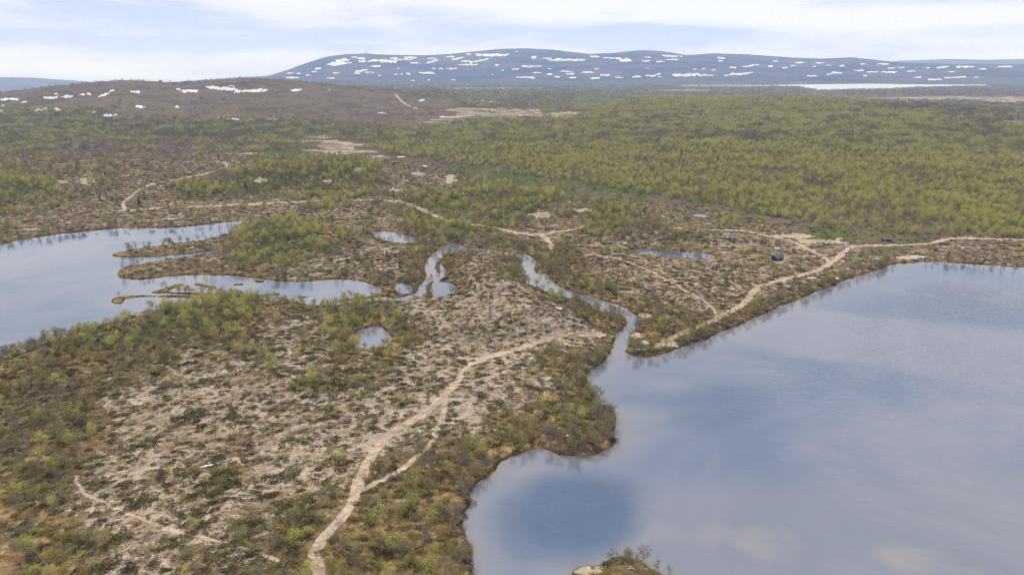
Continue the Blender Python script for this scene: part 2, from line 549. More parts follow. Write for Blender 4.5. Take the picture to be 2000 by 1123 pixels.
TYPES = {
    # ground: lichen gold green purple tan red | per 100 m2: light olive bare shrub(tall) mat(low) tuft
    'L': ((.62, .18, .16, .00, .00, .00), (.06, .14, .08, 2.2, 12.5, 2.0)),
    'l': ((.48, .26, .22, .05, .00, .00), (.20, .42, .30, 2.4, 15.0, 3.0)),
    'B': ((.40, .32, .20, .06, .00, .20), (.20, .40, .45, 2.2, 11.0, 3.0)),
    'S': ((.22, .42, .34, .06, .00, .14), (1.1, 2.8, 1.8, 8.0, 16.0, 6.0)),
    'G': ((.14, .22, .48, .00, .00, .05), (3.4, 2.4, .5, 2.4, 8.0, 1.0)),
    'g': ((.34, .30, .32, .06, .00, .10), (1.3, 1.3, .6, 2.4, 10.0, 1.0)),
    'F': ((.05, .16, .34, .20, .00, .12), (4.2, 2.0, .9, .2, 1.0, .0)),
    'f': ((.02, .05, .22, .40, .05, .10), (1.4, 2.6, 2.6, .2, 1.0, .0)),
    'P': ((.14, .16, .24, .42, .03, .05), (.06, .15, .60, .6, 6.0, .0)),
    'O': ((.03, .18, .62, .25, .03, .00), (.05, .15, .12, .3, 3.0, 1.0)),
    'T': ((.10, .10, .25, .20, .58, .00), (.05, .10, .10, .1, .5, .5)),
    'R': ((.14, .16, .34, .10, .05, .58), (.03, .08, .10, .0, .3, .0)),
    'D': ((.06, .08, .50, .28, .04, .10), (1.5, 2.0, 1.2, .0, .3, .0)),
    'N': ((.02, .00, .34, .50, .00, .08), (.00, .00, .00, .0, .0, .0)),
    'U': ((.16, .54, .34, .06, .00, .14), (1.0, 2.4, 2.6, 9.0, 18.0, 12.0)),
}
TK = list(TYPES)
_ys = np.array([r[0] for r in ROWS], float)
CMAP = np.array([[TK.index(c) for c in r[1]] for r in ROWS])
assert CMAP.shape[1] == 40
for (row_y, cells, letter) in ((285, (2, 5, 8), 'g'), (300, (0, 4), 'g'), (300, (1, 5, 7), 'B')):
    for cell in cells:
        CMAP[int(np.nonzero(_ys == row_y)[0][0]), cell] = TK.index(letter)
GP = np.array([TYPES[k][0] for k in TK])
VP = np.array([TYPES[k][1] for k in TK])


def cover_at(px, py, x, y, table):
    wob = np.interp(py, [150, 300, 700, 1100], [5, 16, 26, 30])
    r = np.hypot(x, y)
    sc = np.maximum(r / 9.0, 12)
    qx = px + wob * 1.3 * perlin(x / sc, y / sc * .7, 41)
    qy = py + wob * .35 * perlin(x / sc + 50, y / sc * .7, 42)
    fi = np.clip(np.interp(qy, _ys, np.arange(len(_ys))), 0, len(_ys) - 1.001)
    fj = np.clip(qx / 50.0 - .5, 0, 38.999)
    i, j = fi.astype(int), fj.astype(int)
    u, v = (fi - i)[..., None], (fj - j)[..., None]
    A = table[CMAP]
    return A[i, j] * (1 - u) * (1 - v) + A[i + 1, j] * u * (1 - v) + A[i, j + 1] * (1 - u) * v + A[i + 1, j + 1] * u * v


PXq = np.where(DENSE, PX, 200)
PYq = np.where(DENSE, PY, np.where(RAD < 300, 900, np.where(RAD < 1500, 320, 180)))
COVER = cover_at(PXq, PYq, GX, GY, GP)

# forest skirt where the canopy of the right-hand wood ends sharply
FEDGE = np.array([(700, 268), (760, 302), (850, 316), (930, 326), (980, 326), (1000, 342), (1060, 348), (1100, 354), (1200, 370),
                  (1300, 388), (1400, 399), (1500, 424), (1560, 434), (1700, 452), (1800, 462), (1900, 466), (2100, 470)], float)

# tracks: photo polylines, half width in metres, strength
TRACKS = [
    ("main dirt track", 1.5, 1.0, [(640, 1165), (624, 1123), (612, 1085), (618, 1068), (640, 1040), (672, 1005), (690, 975), (697, 950), (710, 915), (735, 875), (755, 850),
      (800, 825), (845, 795), (870, 770), (895, 745), (910, 718), (935, 703), (975, 690), (1020, 680), (1060, 665), (1100, 654), (1140, 652), (1192, 656)]),
    ("branch", 1.0, .7, [(697, 962), (730, 945), (790, 915), (815, 890), (845, 865), (862, 825), (868, 790), (872, 770)]),
    ("shore track", 1.55, 1.0, [(1285, 676), (1320, 655), (1380, 632), (1425, 610), (1460, 590), (1468, 570), (1490, 557), (1530, 545), (1570, 537),
      (1600, 527), (1622, 515), (1635, 505), (1650, 490), (1668, 480), (1720, 480), (1800, 477), (1830, 473), (1850, 466), (1900, 465), (2060, 471)]),
    ("fork", 1.4, 1.0, [(1622, 515), (1610, 503), (1580, 487), (1550, 472), (1520, 465), (1480, 457), (1450, 450), (1400, 450), (1310, 444)]),
    ("upper", 1.3, .7, [(1668, 480), (1620, 476), (1570, 468), (1530, 462)]),
    ("esker track", 1.4, .9, [(236, 412), (300, 408), (380, 404), (480, 399), (560, 396), (660, 390), (760, 391), (800, 398), (826, 410), (870, 432), (920, 438),
      (960, 443), (1000, 453), (1050, 460), (1090, 453), (1130, 446), (1142, 442)]),
    ("spur", 1.7, .9, [(1056, 460), (1072, 470), (1078, 487)]),
    ("heath footpath", 0.7, .6, [(1130, 497), (1180, 500), (1215, 507), (1260, 525), (1300, 545), (1345, 572), (1380, 590), (1398, 608), (1400, 626)]),
    ("left footpath", 0.55, .5, [(148, 928), (155, 960), (200, 980), (270, 1010), (340, 1038), (420, 1055), (480, 1068), (545, 1095)]),
    ("crossing footpath", 0.35, .45, [(165, 905), (230, 900), (290, 890), (330, 880), (380, 866), (420, 868), (480, 875), (550, 890), (620, 900)]),
    ("far loop", 1.7, .7, [(425, 316), (440, 318), (445, 326), (420, 335), (380, 345), (320, 355), (280, 365), (255, 385), (238, 398), (245, 410)]),
    ("fell track", 3.5, .7, [(772, 184), (785, 200), (800, 208), (815, 213)]),
    ("hut path", 0.6, .45, [(1532, 508), (1545, 520), (1555, 532), (1552, 540)]),
]
# pale sandy spots: photo px, py, rx, ry
SAND = [(1260, 617, 16, 5), (165, 352, 20, 3), (120, 355, 14, 2), (880, 347, 12, 5), (640, 354, 9, 3), (505, 352, 22, 2.5), (172, 356, 20, 2),
        (1640, 466, 9, 2), (1550, 461, 40, 5), (1600, 472, 50, 4), (1775, 503, 28, 4), (1240, 655, 14, 6), (1255, 668, 14, 5),
        (700, 330, 20, 3), (780, 372, 20, 3), (1310, 672, 14, 8), (880, 354, 14, 4), (1060, 420, 26, 5), (1140, 410, 20, 3),
        (60, 448, 24, 2), (1145, 1114, 34, 9), (1170, 1106, 18, 5)]
# meadow / mire patches with pale straw: photo ellipses
MIRE = [(665, 284, 60, 7), (690, 297, 48, 5), (615, 294, 50, 3), (740, 309, 30, 3), (600, 276, 40, 2), (480, 300, 60, 2), (820, 340, 16, 4), (980, 222, 90, 9), (930, 215, 60, 4), (1060, 226, 70, 4), (870, 234, 60, 2.5), (790, 262, 30, 2),
        (905, 230, 40, 4), (850, 240, 34, 3), (815, 250, 26, 2.5), (1100, 222, 50, 3), (1850, 192, 160, 3), (1960, 197, 60, 4), (1400, 168, 100, 2.5), (1340, 177, 60, 2), (960, 173, 110, 1.2), (1980, 240, 30, 4), (620, 268, 30, 3)]
O_FIELD = [[(820, 318), (870, 322), (930, 330), (985, 345), (1060, 352), (1110, 362), (1200, 378), (1280, 392), (1220, 392), (1120, 382), (1040, 366), (960, 356), (890, 345)],
           [(1560, 445), (1640, 448), (1760, 462), (1820, 470), (1740, 476), (1640, 470), (1580, 460)],
           [(740, 470), (880, 462), (960, 470), (1030, 490), (1060, 500), (980, 490), (860, 470), (780, 480)]]


def ell(px, py, cx, cy, rx, ry, tilt=0):
    dx, dy = px - cx, py - cy
    dy = dy + tilt * dx
    return np.sqrt((dx / rx) ** 2 + (dy / ry) ** 2)


VIS = DENSE & (RAD > 60)
lich, gold, green, purp, tan_, red = [COVER[..., k].copy() for k in range(6)]
nse = fbm(GX, GY, 4.0, 3, 50)
nsl = fbm(GX / np.maximum(RAD / 300, 1), GY / np.maximum(RAD / 300, 1), 9.0, 4, 52)
for (cx, cy, rx, ry) in MIRE:
    m = sstep(1.25 - ell(PX, PY, cx, cy, rx, ry) + .5 * nsl, 0, .5) * VIS
    tan_ = np.maximum(tan_, m)
    green, purp, lich, red = [q * (1 - m) for q in (green, purp, lich, red)]
for poly in O_FIELD:
    sd_ = poly_sdf(PX, PY, poly)
    m = sstep(-sd_ + 5 * nsl, -6, 5) * VIS
    green = green * (1 - m) + m * (.45 + .35 * nsl)
    purp = purp * (1 - m) + m * .35
    lich *= (1 - m)
inF = sstep(np.interp(PX, FEDGE[:, 0], FEDGE[:, 1]) - PY, 0, 3) * (PX > 720) * VIS
near_shore = np.exp(-np.maximum(SD, 0) / 3.0)
gold = np.clip(gold + .55 * near_shore, 0, 1)
lich = lich * (1 - .9 * near_shore)

TR = np.zeros(GX.shape)
TID = np.full(GX.shape, -1)
TLINES = []
for k, (nm, hw, st_, pts) in enumerate(TRACKS):
    P = smooth_open(pts, 2)
    # lay the line on the relief: march the sight line down to the sheet
    Q = []
    for (a, b) in P:
        d = ray(a, b)
        t0 = (-CAMZ) / d[2] if d[2] < 0 else 6000
        ts = np.linspace(t0 * .55, t0, 500)
        xs, ys, zs = d[0] * ts, d[1] * ts, CAMZ + d[2] * ts
        gz = grid_sample(xs, ys, GZ)
        hit = np.nonzero(zs <= gz)[0]
        i = hit[0] if len(hit) else len(ts) - 1
        Q.append((xs[i], ys[i]))
    TLINES.append(Q)
    lo, hi = np.min(Q, 0) - 12, np.max(Q, 0) + 12
    m = (GX > lo[0]) & (GX < hi[0]) & (GY > lo[1]) & (GY < hi[1]) & DENSE
    xs, ys = GX[m], GY[m]
    w = hw * (1.08 + .26 * perlin(xs / 7, ys / 7, 60) + .3 * perlin(xs / 1.9, ys / 1.9, 63))
    dd = seg_dist(xs + .5 * perlin(xs / 4, ys / 4, 61), ys + .5 * perlin(xs / 4, ys / 4, 62), Q)
    pxm = RAD[m] / FPX * 1.0
    v = (1 - sstep(dd, w * .60, w * .95 + pxm)) * st_
    if hw > 1.1:
        v = v * (1 - .5 * np.exp(-(dd / (hw * .26)) ** 2) * (RAD[m] < 420))
    cur = TR[m]
    ti = TID[m]
    ti[(v > cur) & (v > .3 * st_)] = k
    TR[m] = np.maximum(cur, v)
    TID[m] = ti
TR *= (SD > .3)
SANDM = np.zeros(GX.shape)
for (cx, cy, rx, ry) in SAND:
    SANDM = np.maximum(SANDM, sstep(1.1 - ell(PX, PY, cx, cy, rx, ry) + .55 * nse, 0, .4) * VIS)
SANDM *= (SD > .1)

# snow: (x, y, rx, ry) read in enlarged crops, scale 2.807, crop origins 0 / 650 / 1300
K = 1 / 2.807
NEAR_SNOW = [(50, 546, 52, 7), (20, 612, 20, 6), (272, 538, 28, 6), (366, 531, 32, 8), (310, 516, 10, 3), (455, 519, 14, 4), (487, 517, 16, 6),
             (570, 522, 32, 5, .35), (620, 496, 28, 4, .25), (755, 503, 30, 7), (974, 489, 10, 3), (1025, 500, 52, 7), (1215, 487, 80, 9, -.08), (1270, 472, 12, 3),
             (1390, 499, 82, 8, .06), (1585, 498, 84, 5, .06), (770, 588, 42, 6), (964, 586, 16, 5), (512, 617, 22, 4), (612, 633, 48, 6), (230, 604, 38, 5, .1), (325, 602, 36, 7),
             (1283, 655, 32, 4), (1482, 654, 22, 4), (1808, 495, 8, 3), (1200, 646, 8, 2.5), (810, 631, 7, 2.5), (130, 562, 14, 3), (14, 580, 6, 4)]
NEAR_SNOW = [(a[0] * K, a[1] * K, a[2] * K, a[3] * K, (a[4] if len(a) > 4 else 0)) for a in NEAR_SNOW]
NEAR_SNOW += [(650 + a[0] * K, a[1] * K, a[2] * K, a[3] * K, 0) for a in
              [(282, 620, 26, 5), (483, 553, 13, 4), (776, 558, 10, 5), (817, 554, 17, 4), (876, 559, 26, 4), (903, 660, 13, 6), (600, 642, 28, 2.5), (693, 642, 14, 2.5), (370, 862, 16, 3), (1088, 573, 12, 3), (1330, 552, 12, 3)]]
FS = [(650, a) for a in [(40, 335, 45, 10, .3), (20, 352, 50, 8, .3), (68, 350, 30, 4, .2), (120, 315, 14, 3), (150, 322, 22, 7), (160, 338, 22, 5), (235, 334, 45, 7), (310, 338, 60, 8),
      (330, 322, 20, 4), (420, 318, 45, 5), (390, 327, 50, 3), (240, 365, 24, 5), (150, 391, 30, 5, .2), (130, 403, 18, 3), (200, 398, 22, 3), (345, 408, 7, 3), (415, 407, 12, 5),
      (262, 415, 9, 4), (450, 347, 20, 4), (545, 322, 20, 4), (550, 338, 28, 5, .3), (645, 312, 20, 6), (690, 322, 40, 4, .2), (730, 338, 32, 4), (810, 333, 45, 5, .2), (860, 303, 105, 7), (745, 298, 8, 4),
      (730, 356, 75, 4), (650, 378, 22, 4), (550, 378, 15, 3), (588, 378, 10, 3), (520, 402, 30, 5), (905, 360, 16, 4), (1008, 285, 10, 2), (1105, 318, 12, 8), (1075, 365, 90, 4), (1000, 380, 20, 3),
      (1180, 322, 18, 4), (1190, 380, 8, 3), (1300, 330, 100, 6), (1240, 325, 16, 4), (1430, 312, 40, 4, -.08), (1560, 322, 70, 4, -.05), (1620, 332, 38, 8), (1700, 335, 60, 4, -.05), (1725, 315, 16, 3),
      (1448, 380, 18, 3), (1280, 393, 25, 3, -.08), (1305, 407, 32, 3), (1190, 408, 24, 4), (1110, 400, 26, 3), (1400, 398, 24, 5), (1495, 413, 28, 4), (1090, 427, 85, 4, -.04), (1230, 423, 16, 3),
      (1305, 428, 35, 3), (1440, 430, 36, 4), (1565, 426, 30, 3), (1660, 422, 42, 4, .08), (1745, 417, 20, 4), (1785, 410, 12, 6), (1800, 340, 14, 4), (1858, 309, 55, 4, -.06), (1730, 375, 14, 3),
      (1895, 413, 70, 6, -.04), (1795, 423, 12, 3), (440, 443, 10, 3), (525, 440, 9, 3), (660, 440, 14, 2.5), (377, 407, 6, 3), (486, 400, 10, 3), (932, 386, 8, 3), (875, 412, 5, 3), (358, 377, 6, 3)]]
FS += [(1300, a) for a in [(45, 310, 45, 4), (35, 328, 40, 3), (295, 318, 50, 4, -.1), (297, 337, 18, 3), (65, 414, 65, 6, -.05), (160, 410, 45, 6, -.1), (240, 415, 26, 3), (155, 381, 18, 3), (195, 380, 18, 3),
       (265, 385, 10, 3), (440, 367, 18, 3), (475, 360, 24, 4, .1), (400, 408, 45, 6), (450, 402, 28, 3, .1), (370, 371, 20, 3), (330, 415, 12, 3), (605, 337, 12, 3), (580, 366, 12, 5), (738, 344, 22, 5),
       (653, 372, 14, 3), (697, 362, 11, 3), (808, 418, 22, 4), (845, 347, 16, 3), (810, 366, 10, 3), (893, 360, 9, 3), (967, 362, 11, 4), (938, 400, 28, 4), (893, 408, 16, 3), (1060, 388, 26, 4),
       (1085, 353, 26, 3), (1128, 396, 24, 4), (1095, 417, 12, 3), (1192, 352, 24, 4), (1238, 375, 20, 3), (1228, 397, 34, 4), (1308, 372, 28, 3), (1345, 392, 24, 3), (1440, 374, 9, 3), (1510, 372, 18, 4),
       (1535, 367, 11, 4), (1540, 428, 24, 3), (1470, 438, 34, 4), (1390, 425, 18, 3), (1625, 425, 34, 4), (1700, 425, 16, 3), (1635, 368, 52, 5), (1740, 379, 18, 3), (1870, 367, 40, 4), (1570, 395, 16, 3),
       (30, 477, 26, 3), (90, 478, 30, 3)]]
FS += [(0, a) for a in [(1835, 345, 60, 8, .35), (1855, 354, 45, 6, .2), (1745, 377, 20, 5, .1), (1600, 427, 32, 4), (1590, 403, 18, 3), (1635, 405, 13, 3), (1840, 401, 16, 4), (1825, 430, 20, 3), (1720, 395, 12, 3), (1690, 415, 8, 3)]]
FAR_SNOW = [(o + a[0] * K, a[1] * K, a[2] * K, a[3] * K, (a[4] if len(a) > 4 else 0)) for o, a in FS]
SNOWID = np.full(GX.shape, -1)
SNOWF = np.zeros(GX.shape)
snn = np.clip(perlin(PX / 7.0, PY / 2.6, 70) + .6 * perlin(PX / 2.8, PY / 1.3, 71), -1, 1) * 1.5
for k, (cx, cy, rx, ry, tl) in enumerate(NEAR_SNOW + FAR_SNOW):
    far = k >= len(NEAR_SNOW)
    m0 = ((RAD > 6800) & (RAD < 11100)) if far else ((RAD > 1000) & (RAD < (2680 if cx < 760 else 4000)))
    if cy > 300:
        m0 = (RAD > 600) & (RAD < 1500)
    e = ell(PX, PY, cx, cy, rx * 1.1, max(ry * .85, .75), tl) + .9 * snn
    SNOWID[(e < 1) & m0 & VIS] = k
    SNOWF = np.maximum(SNOWF, np.where(m0 & VIS, np.clip(1.45 - e, 0, 1), 0))


def largest_piece(ids):
    I, J = np.nonzero(ids >= 0)
    cells = {(int(i), int(j)): int(ids[i, j]) for i, j in zip(I, J)}
    seen, best = set(), {}
    for c in cells:
        if c in seen:
            continue
        k, comp, st = cells[c], [], [c]
        seen.add(c)
        while st:
            p = st.pop()
            comp.append(p)
            for d in ((1, 0), (-1, 0), (0, 1), (0, -1)):
                q = (p[0] + d[0], p[1] + d[1])
                if q in cells and q not in seen and cells[q] == k:
                    seen.add(q)
                    st.append(q)
        if len(comp) > len(best.get(k, [])):
            best[k] = comp
    out = np.full(ids.shape, -1)
    for k, comp in best.items():
        for (i, j) in comp:
            out[i, j] = k
    return out


SNOWID = largest_piece(SNOWID)
_keep = SNOWID >= 0
_k2 = _keep.copy()
for (di, dj) in ((1, 0), (-1, 0), (0, 1), (0, -1), (1, 1), (-1, -1), (1, -1), (-1, 1)):
    _k2 |= np.roll(np.roll(_keep, di, 0), dj, 1)
SNOWF = np.where(_k2, SNOWF, 0)
# a little relief on the tracks (sunk) and on the snow (proud)
GZ = GZ - 0.10 * TR * (RAD < 900)
GZ = GZ + SNOWF * np.where(RAD > 6000, 1.2, 0.7)


# ------------------------------------------------------------------ materials
def mat(name):
    m = bpy.data.materials.new(name)
    m.use_nodes = True
    return m, NG(m.node_tree)


def simple(name, col, rough=0.7, metal=0.0, var=0.12, scale=3.0):
    m, g = mat(name)
    tc = g.add('ShaderNodeTexCoord').outputs['Object']
    n = g.noise(tc, scale, 4)
    c = g.mix(g.ss(n, .3, .7), tuple(v * (1 - var) for v in col), tuple(min(v * (1 + var), .95) for v in col))
    b = g.add('ShaderNodeBsdfPrincipled', {'Base Color': c, 'Roughness': rough, 'Metallic': metal})
    g.add('ShaderNodeOutputMaterial', {0: b.outputs[0]})
    return m


def attr(g, name):
    return g.add('ShaderNodeAttribute', attribute_name=name)


def make_ground():
    m, g = mat("heath_ground")
    pos = g.add('ShaderNodeNewGeometry').outputs['Position']
    dist = g.add('ShaderNodeVectorMath', {0: pos}, operation='LENGTH').outputs['Value']
    a1 = g.add('ShaderNodeSeparateColor', {0: attr(g, 'cover_a').outputs[0]})
    a2 = g.add('ShaderNodeSeparateColor', {0: attr(g, 'cover_b').outputs[0]})
    a3 = g.add('ShaderNodeSeparateColor', {0: attr(g, 'cover_c').outputs[0]})
    lich, gold, green = a1.outputs[0], a1.outputs[1], a1.outputs[2]
    purp, tan_, red = a2.outputs[0], a2.outputs[1], a2.outputs[2]
    track, sand, wet = a3.outputs[0], a3.outputs[1], a3.outputs[2]
    n_f = g.noise(pos, 1.9, 4, .62)
    n_m = g.noise(pos, .42, 5, .6, .4)
    n_b = g.noise(pos, .075, 5, .6, .3)
    n_l = g.noise(pos, .0085, 6, .62, .3)
    n_g = g.noise(pos, 5.5, 2, .6)
    n_x = g.noise(g.vmul(pos, (.55, 1.0, 2.5)), .0022, 7, .65, .5)
    # brown dwarf shrub heath
    c = g.mix(g.ss(n_f, .35, .65), (.075, .052, .030), (.20, .150, .095))
    c = g.mix(g.ss(n_m, .5, .62), c, (.105, .095, .040))
    c = g.mix(g.m('MULTIPLY', g.ss(n_b, .45, .7), .5), c, (.15, .075, .050))
    # purple grey: leafless dwarf birch
    pc = g.mix(g.ss(n_m, .35, .65), (.085, .062, .066), (.165, .125, .130))
    c = g.mix(g.ss(g.m('ADD', purp, g.m('MULTIPLY', g.m('SUBTRACT', n_m, .5), 1.1)), .25, .65), c, pc)
    # red brown fell heath
    rc = g.mix(g.ss(n_l, .38, .62), (.125, .088, .070), (.25, .18, .135))
    rc = g.mix(g.m('MULTIPLY', g.ss(n_b, .4, .68), .55), rc, (.095, .055, .058))
    rc = g.mix(g.m('MULTIPLY', g.ss(n_l, .50, .62), .5), rc, (.125, .115, .060))
    c = g.mix(g.ss(g.m('ADD', red, g.m('MULTIPLY', g.m('SUBTRACT', n_b, .5), .8)), .3, .7), c, rc)
    far_k = g.ss(dist, 5500.0, 8000.0)
    fc = g.mix(g.ss(n_x, .38, .60), (.020, .024, .026), (.105, .085, .080))
    c = g.mix(g.m('MULTIPLY', far_k, .85), c, fc)
    # green moss and blueberry
    gc = g.mix(g.ss(n_m, .3, .7), (.050, .062, .018), (.135, .150, .045))
    c = g.mix(g.ss(g.m('ADD', green, g.m('MULTIPLY', g.m('SUBTRACT', n_b, .5), 1.3)), .28, .62), c, gc)
    # golden grass
    oc = g.mix(g.ss(n_m, .3, .7), (.135, .085, .040), (.33, .225, .115))
    oc = g.mix(g.m('MULTIPLY', g.ss(n_f, .52, .66), .8), oc, (.30, .135, .045))
    oc = g.mix(g.ss(g.noise(pos, .16, 4, .6), .50, .62), oc, (.085, .068, .026))
    c = g.mix(g.ss(g.m('ADD', gold, g.m('MULTIPLY', g.m('SUBTRACT', n_b, .5), 1.4)), .30, .62), c, oc)
    # lichen
    lc = g.mix(g.ss(n_m, .34, .62), (.220, .160, .112), (.385, .302, .232))
    lc = g.mix(g.m('MULTIPLY', g.ss(n_g, .50, .66), .6), lc, (.50, .445, .385))
    lc = g.mix(g.m('MULTIPLY', g.ss(n_b, .46, .62), .55), lc, (.19, .150, .080))
    lc = g.mix(g.m('MULTIPLY', g.ss(g.noise(pos, .11, 4, .6), .52, .64), .6), lc, (.185, .115, .070))
    lc = g.mix(g.m('MULTIPLY', g.ss(n_f, .455, .37), .8), lc, (.135, .092, .066))
    n_c = g.noise(pos, .19, 5, .65, .6)
    ln = g.m('ADD', g.m('MULTIPLY', g.m('SUBTRACT', n_m, .5), 1.2), g.m('MULTIPLY', g.m('SUBTRACT', n_c, .5), 1.6))
    ln = g.m('ADD', ln, g.m('MULTIPLY', g.m('SUBTRACT', n_f, .5), .35))
    c = g.mix(g.ss(g.m('ADD', lich, ln), .38, .60), c, lc)
    # straw mire
    tn = g.noise(g.vmul(pos, (.35, 1.0, 1.0)), .055, 5, .65, .4)
    tcx = g.mix(g.ss(tn, .38, .62), (.15, .125, .08), (.38, .325, .235))
    c = g.mix(g.ss(g.m('ADD', tan_, g.m('MULTIPLY', g.m('SUBTRACT', tn, .5), 2.6)), .55, .95), c, tcx)
    # sand and track
    sc_ = g.mix(g.ss(n_f, .3, .7), (.32, .245, .175), (.47, .385, .29))
    c = g.mix(g.ss(g.m('ADD', sand, g.m('MULTIPLY', g.m('SUBTRACT', n_f, .5), .4)), .35, .6), c, sc_)
    tk = g.mix(g.ss(n_m, .35, .65), (.335, .245, .180), (.47, .37, .28))
    tk = g.mix(g.m('MULTIPLY', g.ss(n_f, .45, .35), .5), tk, (.24, .165, .115))
    c = g.mix(g.ss(g.m('ADD', track, g.m('MULTIPLY', g.m('SUBTRACT', n_f, .5), .9)), .20, .48), c, tk)
    c = g.mix(g.m('MULTIPLY', wet, g.ss(n_c, .25, .6)), c, (.028, .018, .014))
    sn = g.m('ADD', attr(g, 'snow_depth').outputs['Fac'], g.m('MULTIPLY', g.m('SUBTRACT', n_b, .5), .35))
    c = g.mix(g.ss(sn, .22, .52), c, g.mix(g.ss(n_l, .35, .6), (.48, .50, .54), (.72, .73, .75)))
    bh = g.m('ADD', g.m('MULTIPLY', n_f, .20), g.m('MULTIPLY', n_m, .8))
    bf = g.m('ADD', g.m('MULTIPLY', n_b, 4.0), g.m('MULTIPLY', n_l, 30.0))
    bump = g.add('ShaderNodeBump', {'Strength': .9, 'Distance': 1.0, 'Height': g.m('ADD', bh, bf)})
    b = g.add('ShaderNodeBsdfDiffuse', {0: c, 1: .6, 2: bump.outputs[0]})
    g.add('ShaderNodeOutputMaterial', {0: b.outputs[0]})
    return m


def make_snow():
    m, g = mat("old_snow")
    pos = g.add('ShaderNodeNewGeometry').outputs['Position']
    n = g.noise(pos, .4, 4)
    c = g.mix(g.ss(n, .3, .7), (.48, .50, .54), (.72, .73, .75))
    b = g.add('ShaderNodeBsdfPrincipled', {'Base Color': c, 'Roughness': .6})
    g.add('ShaderNodeOutputMaterial', {0: b.outputs[0]})
    return m


def make_water():
    m, g = mat("lake_water")
    pos = g.add('ShaderNodeNewGeometry').outputs['Position']
    a = g.add('ShaderNodeSeparateColor', {0: attr(g, 'bed').outputs[0]})
    shallow, deep, reed = a.outputs[0], a.outputs[1], a.outputs[2]
    nb = g.noise(pos, .011, 5, .55, 1.2)
    body = g.mix(g.ss(nb, .38, .62), (.050, .074, .130), (.105, .112, .155))
    body = g.mix(shallow, body, (.150, .138, .142))
    body = g.mix(deep, body, (.012, .036, .085))
    body = g.mix(reed, body, (.12, .085, .05))
    w1 = g.noise(g.vmul(pos, (.8, 1.5, 1.0)), .62, 3, .6, .4)
    w2 = g.noise(g.vmul(pos, (1.0, 1.8, 1.0)), .16, 3, .5, .3)
    h = g.m('ADD', g.m('MULTIPLY', w1, .30), g.m('MULTIPLY', w2, .40))
    calm = g.ss(g.noise(pos, .009, 3, .5, .6), .40, .62)
    calm = g.m('ADD', .35, g.m('MULTIPLY', calm, .65))
    choppy = attr(g, 'chop').outputs['Fac']
    bump = g.add('ShaderNodeBump', {'Strength': g.m('MULTIPLY', calm, choppy), 'Distance': 1.0, 'Height': h})
    dist = g.add('ShaderNodeVectorMath', {0: pos}, operation='LENGTH').outputs['Value']
    rg = g.m('ADD', .025, g.m('MULTIPLY', g.ss(dist, 1500.0, 4500.0), .20))   # unresolved ripples far away
    gl = g.add('ShaderNodeBsdfGlossy', {0: (1, 1, 1), 1: rg, 'Normal': bump.outputs[0]})
    df = g.add('ShaderNodeBsdfDiffuse', {0: body})
    fr = g.add('ShaderNodeFresnel', {0: 1.9, 1: bump.outputs[0]})
    mx = g.add('ShaderNodeMixShader', {0: fr.outputs[0], 1: df.outputs[0], 2: gl.outputs[0]})
    g.add('ShaderNodeOutputMaterial', {0: mx.outputs[0]})
    return m


def make_leaf(name, cols, trans=.35):
    """cols: 3 base colours; each plant takes its own tone, leaf_shade darkens leaves, low ones in bushes most"""
    m, g = mat(name)
    oi = g.add('ShaderNodeObjectInfo')
    rnd = oi.outputs['Random']
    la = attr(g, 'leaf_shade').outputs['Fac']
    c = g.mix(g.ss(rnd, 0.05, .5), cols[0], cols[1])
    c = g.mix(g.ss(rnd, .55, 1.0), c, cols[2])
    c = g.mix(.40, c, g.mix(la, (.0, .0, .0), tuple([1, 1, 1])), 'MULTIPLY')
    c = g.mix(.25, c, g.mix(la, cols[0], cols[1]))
    df = g.add('ShaderNodeBsdfDiffuse', {0: c})
    tr = g.add('ShaderNodeBsdfTranslucent', {0: c})
    mx = g.add('ShaderNodeMixShader', {0: trans, 1: df.outputs[0], 2: tr.outputs[0]})
    g.add('ShaderNodeOutputMaterial', {0: mx.outputs[0]})
    return m


M_GROUND, M_SNOW, M_WATER = make_ground(), make_snow(), make_water()
M_LIGHT = make_leaf("fresh_birch_leaves", [(.37, .36, .085), (.48, .455, .12), (.31, .29, .09)], .4)
M_OLIVE = make_leaf("olive_leaves", [(.195, .185, .060), (.27, .235, .080), (.29, .225, .095)], .3)
M_TWIG = make_leaf("bare_twigs", [(.17, .125, .11), (.22, .17, .15), (.26, .225, .20)], .0)
M_BARK = make_leaf("birch_bark", [(.20, .17, .15), (.28, .25, .22), (.14, .11, .095)], .0)
M_MATD = make_leaf("dwarf_birch_leaves", [(.060, .038, .028), (.095, .062, .042), (.070, .056, .030)], .2)
M_MATG = make_leaf("crowberry_leaves", [(.062, .062, .022), (.110, .108, .034), (.125, .095, .040)], .2)
M_GRASS = make_leaf("dry_grass", [(.26, .185, .080), (.34, .25, .12), (.25, .125, .038)], .3)
M_SPRUCE = make_leaf("conifer_needles", [(.022, .034, .014), (.032, .045, .018), (.028, .036, .020)], .1)


# ------------------------------------------------------------------ mesh output
def tag(o, label=None, cat=None, group=None, kind=None):
    if label:
        o['label'] = label
    if cat:
        o['category'] = cat
    if group:
        o['group'] = group
    if kind:
        o['kind'] = kind
    return o


def link(name, me, parent=None):
    o = bpy.data.objects.new(name, me)
    COL.objects.link(o)
    if parent is not None:
        o.parent = parent
    return o


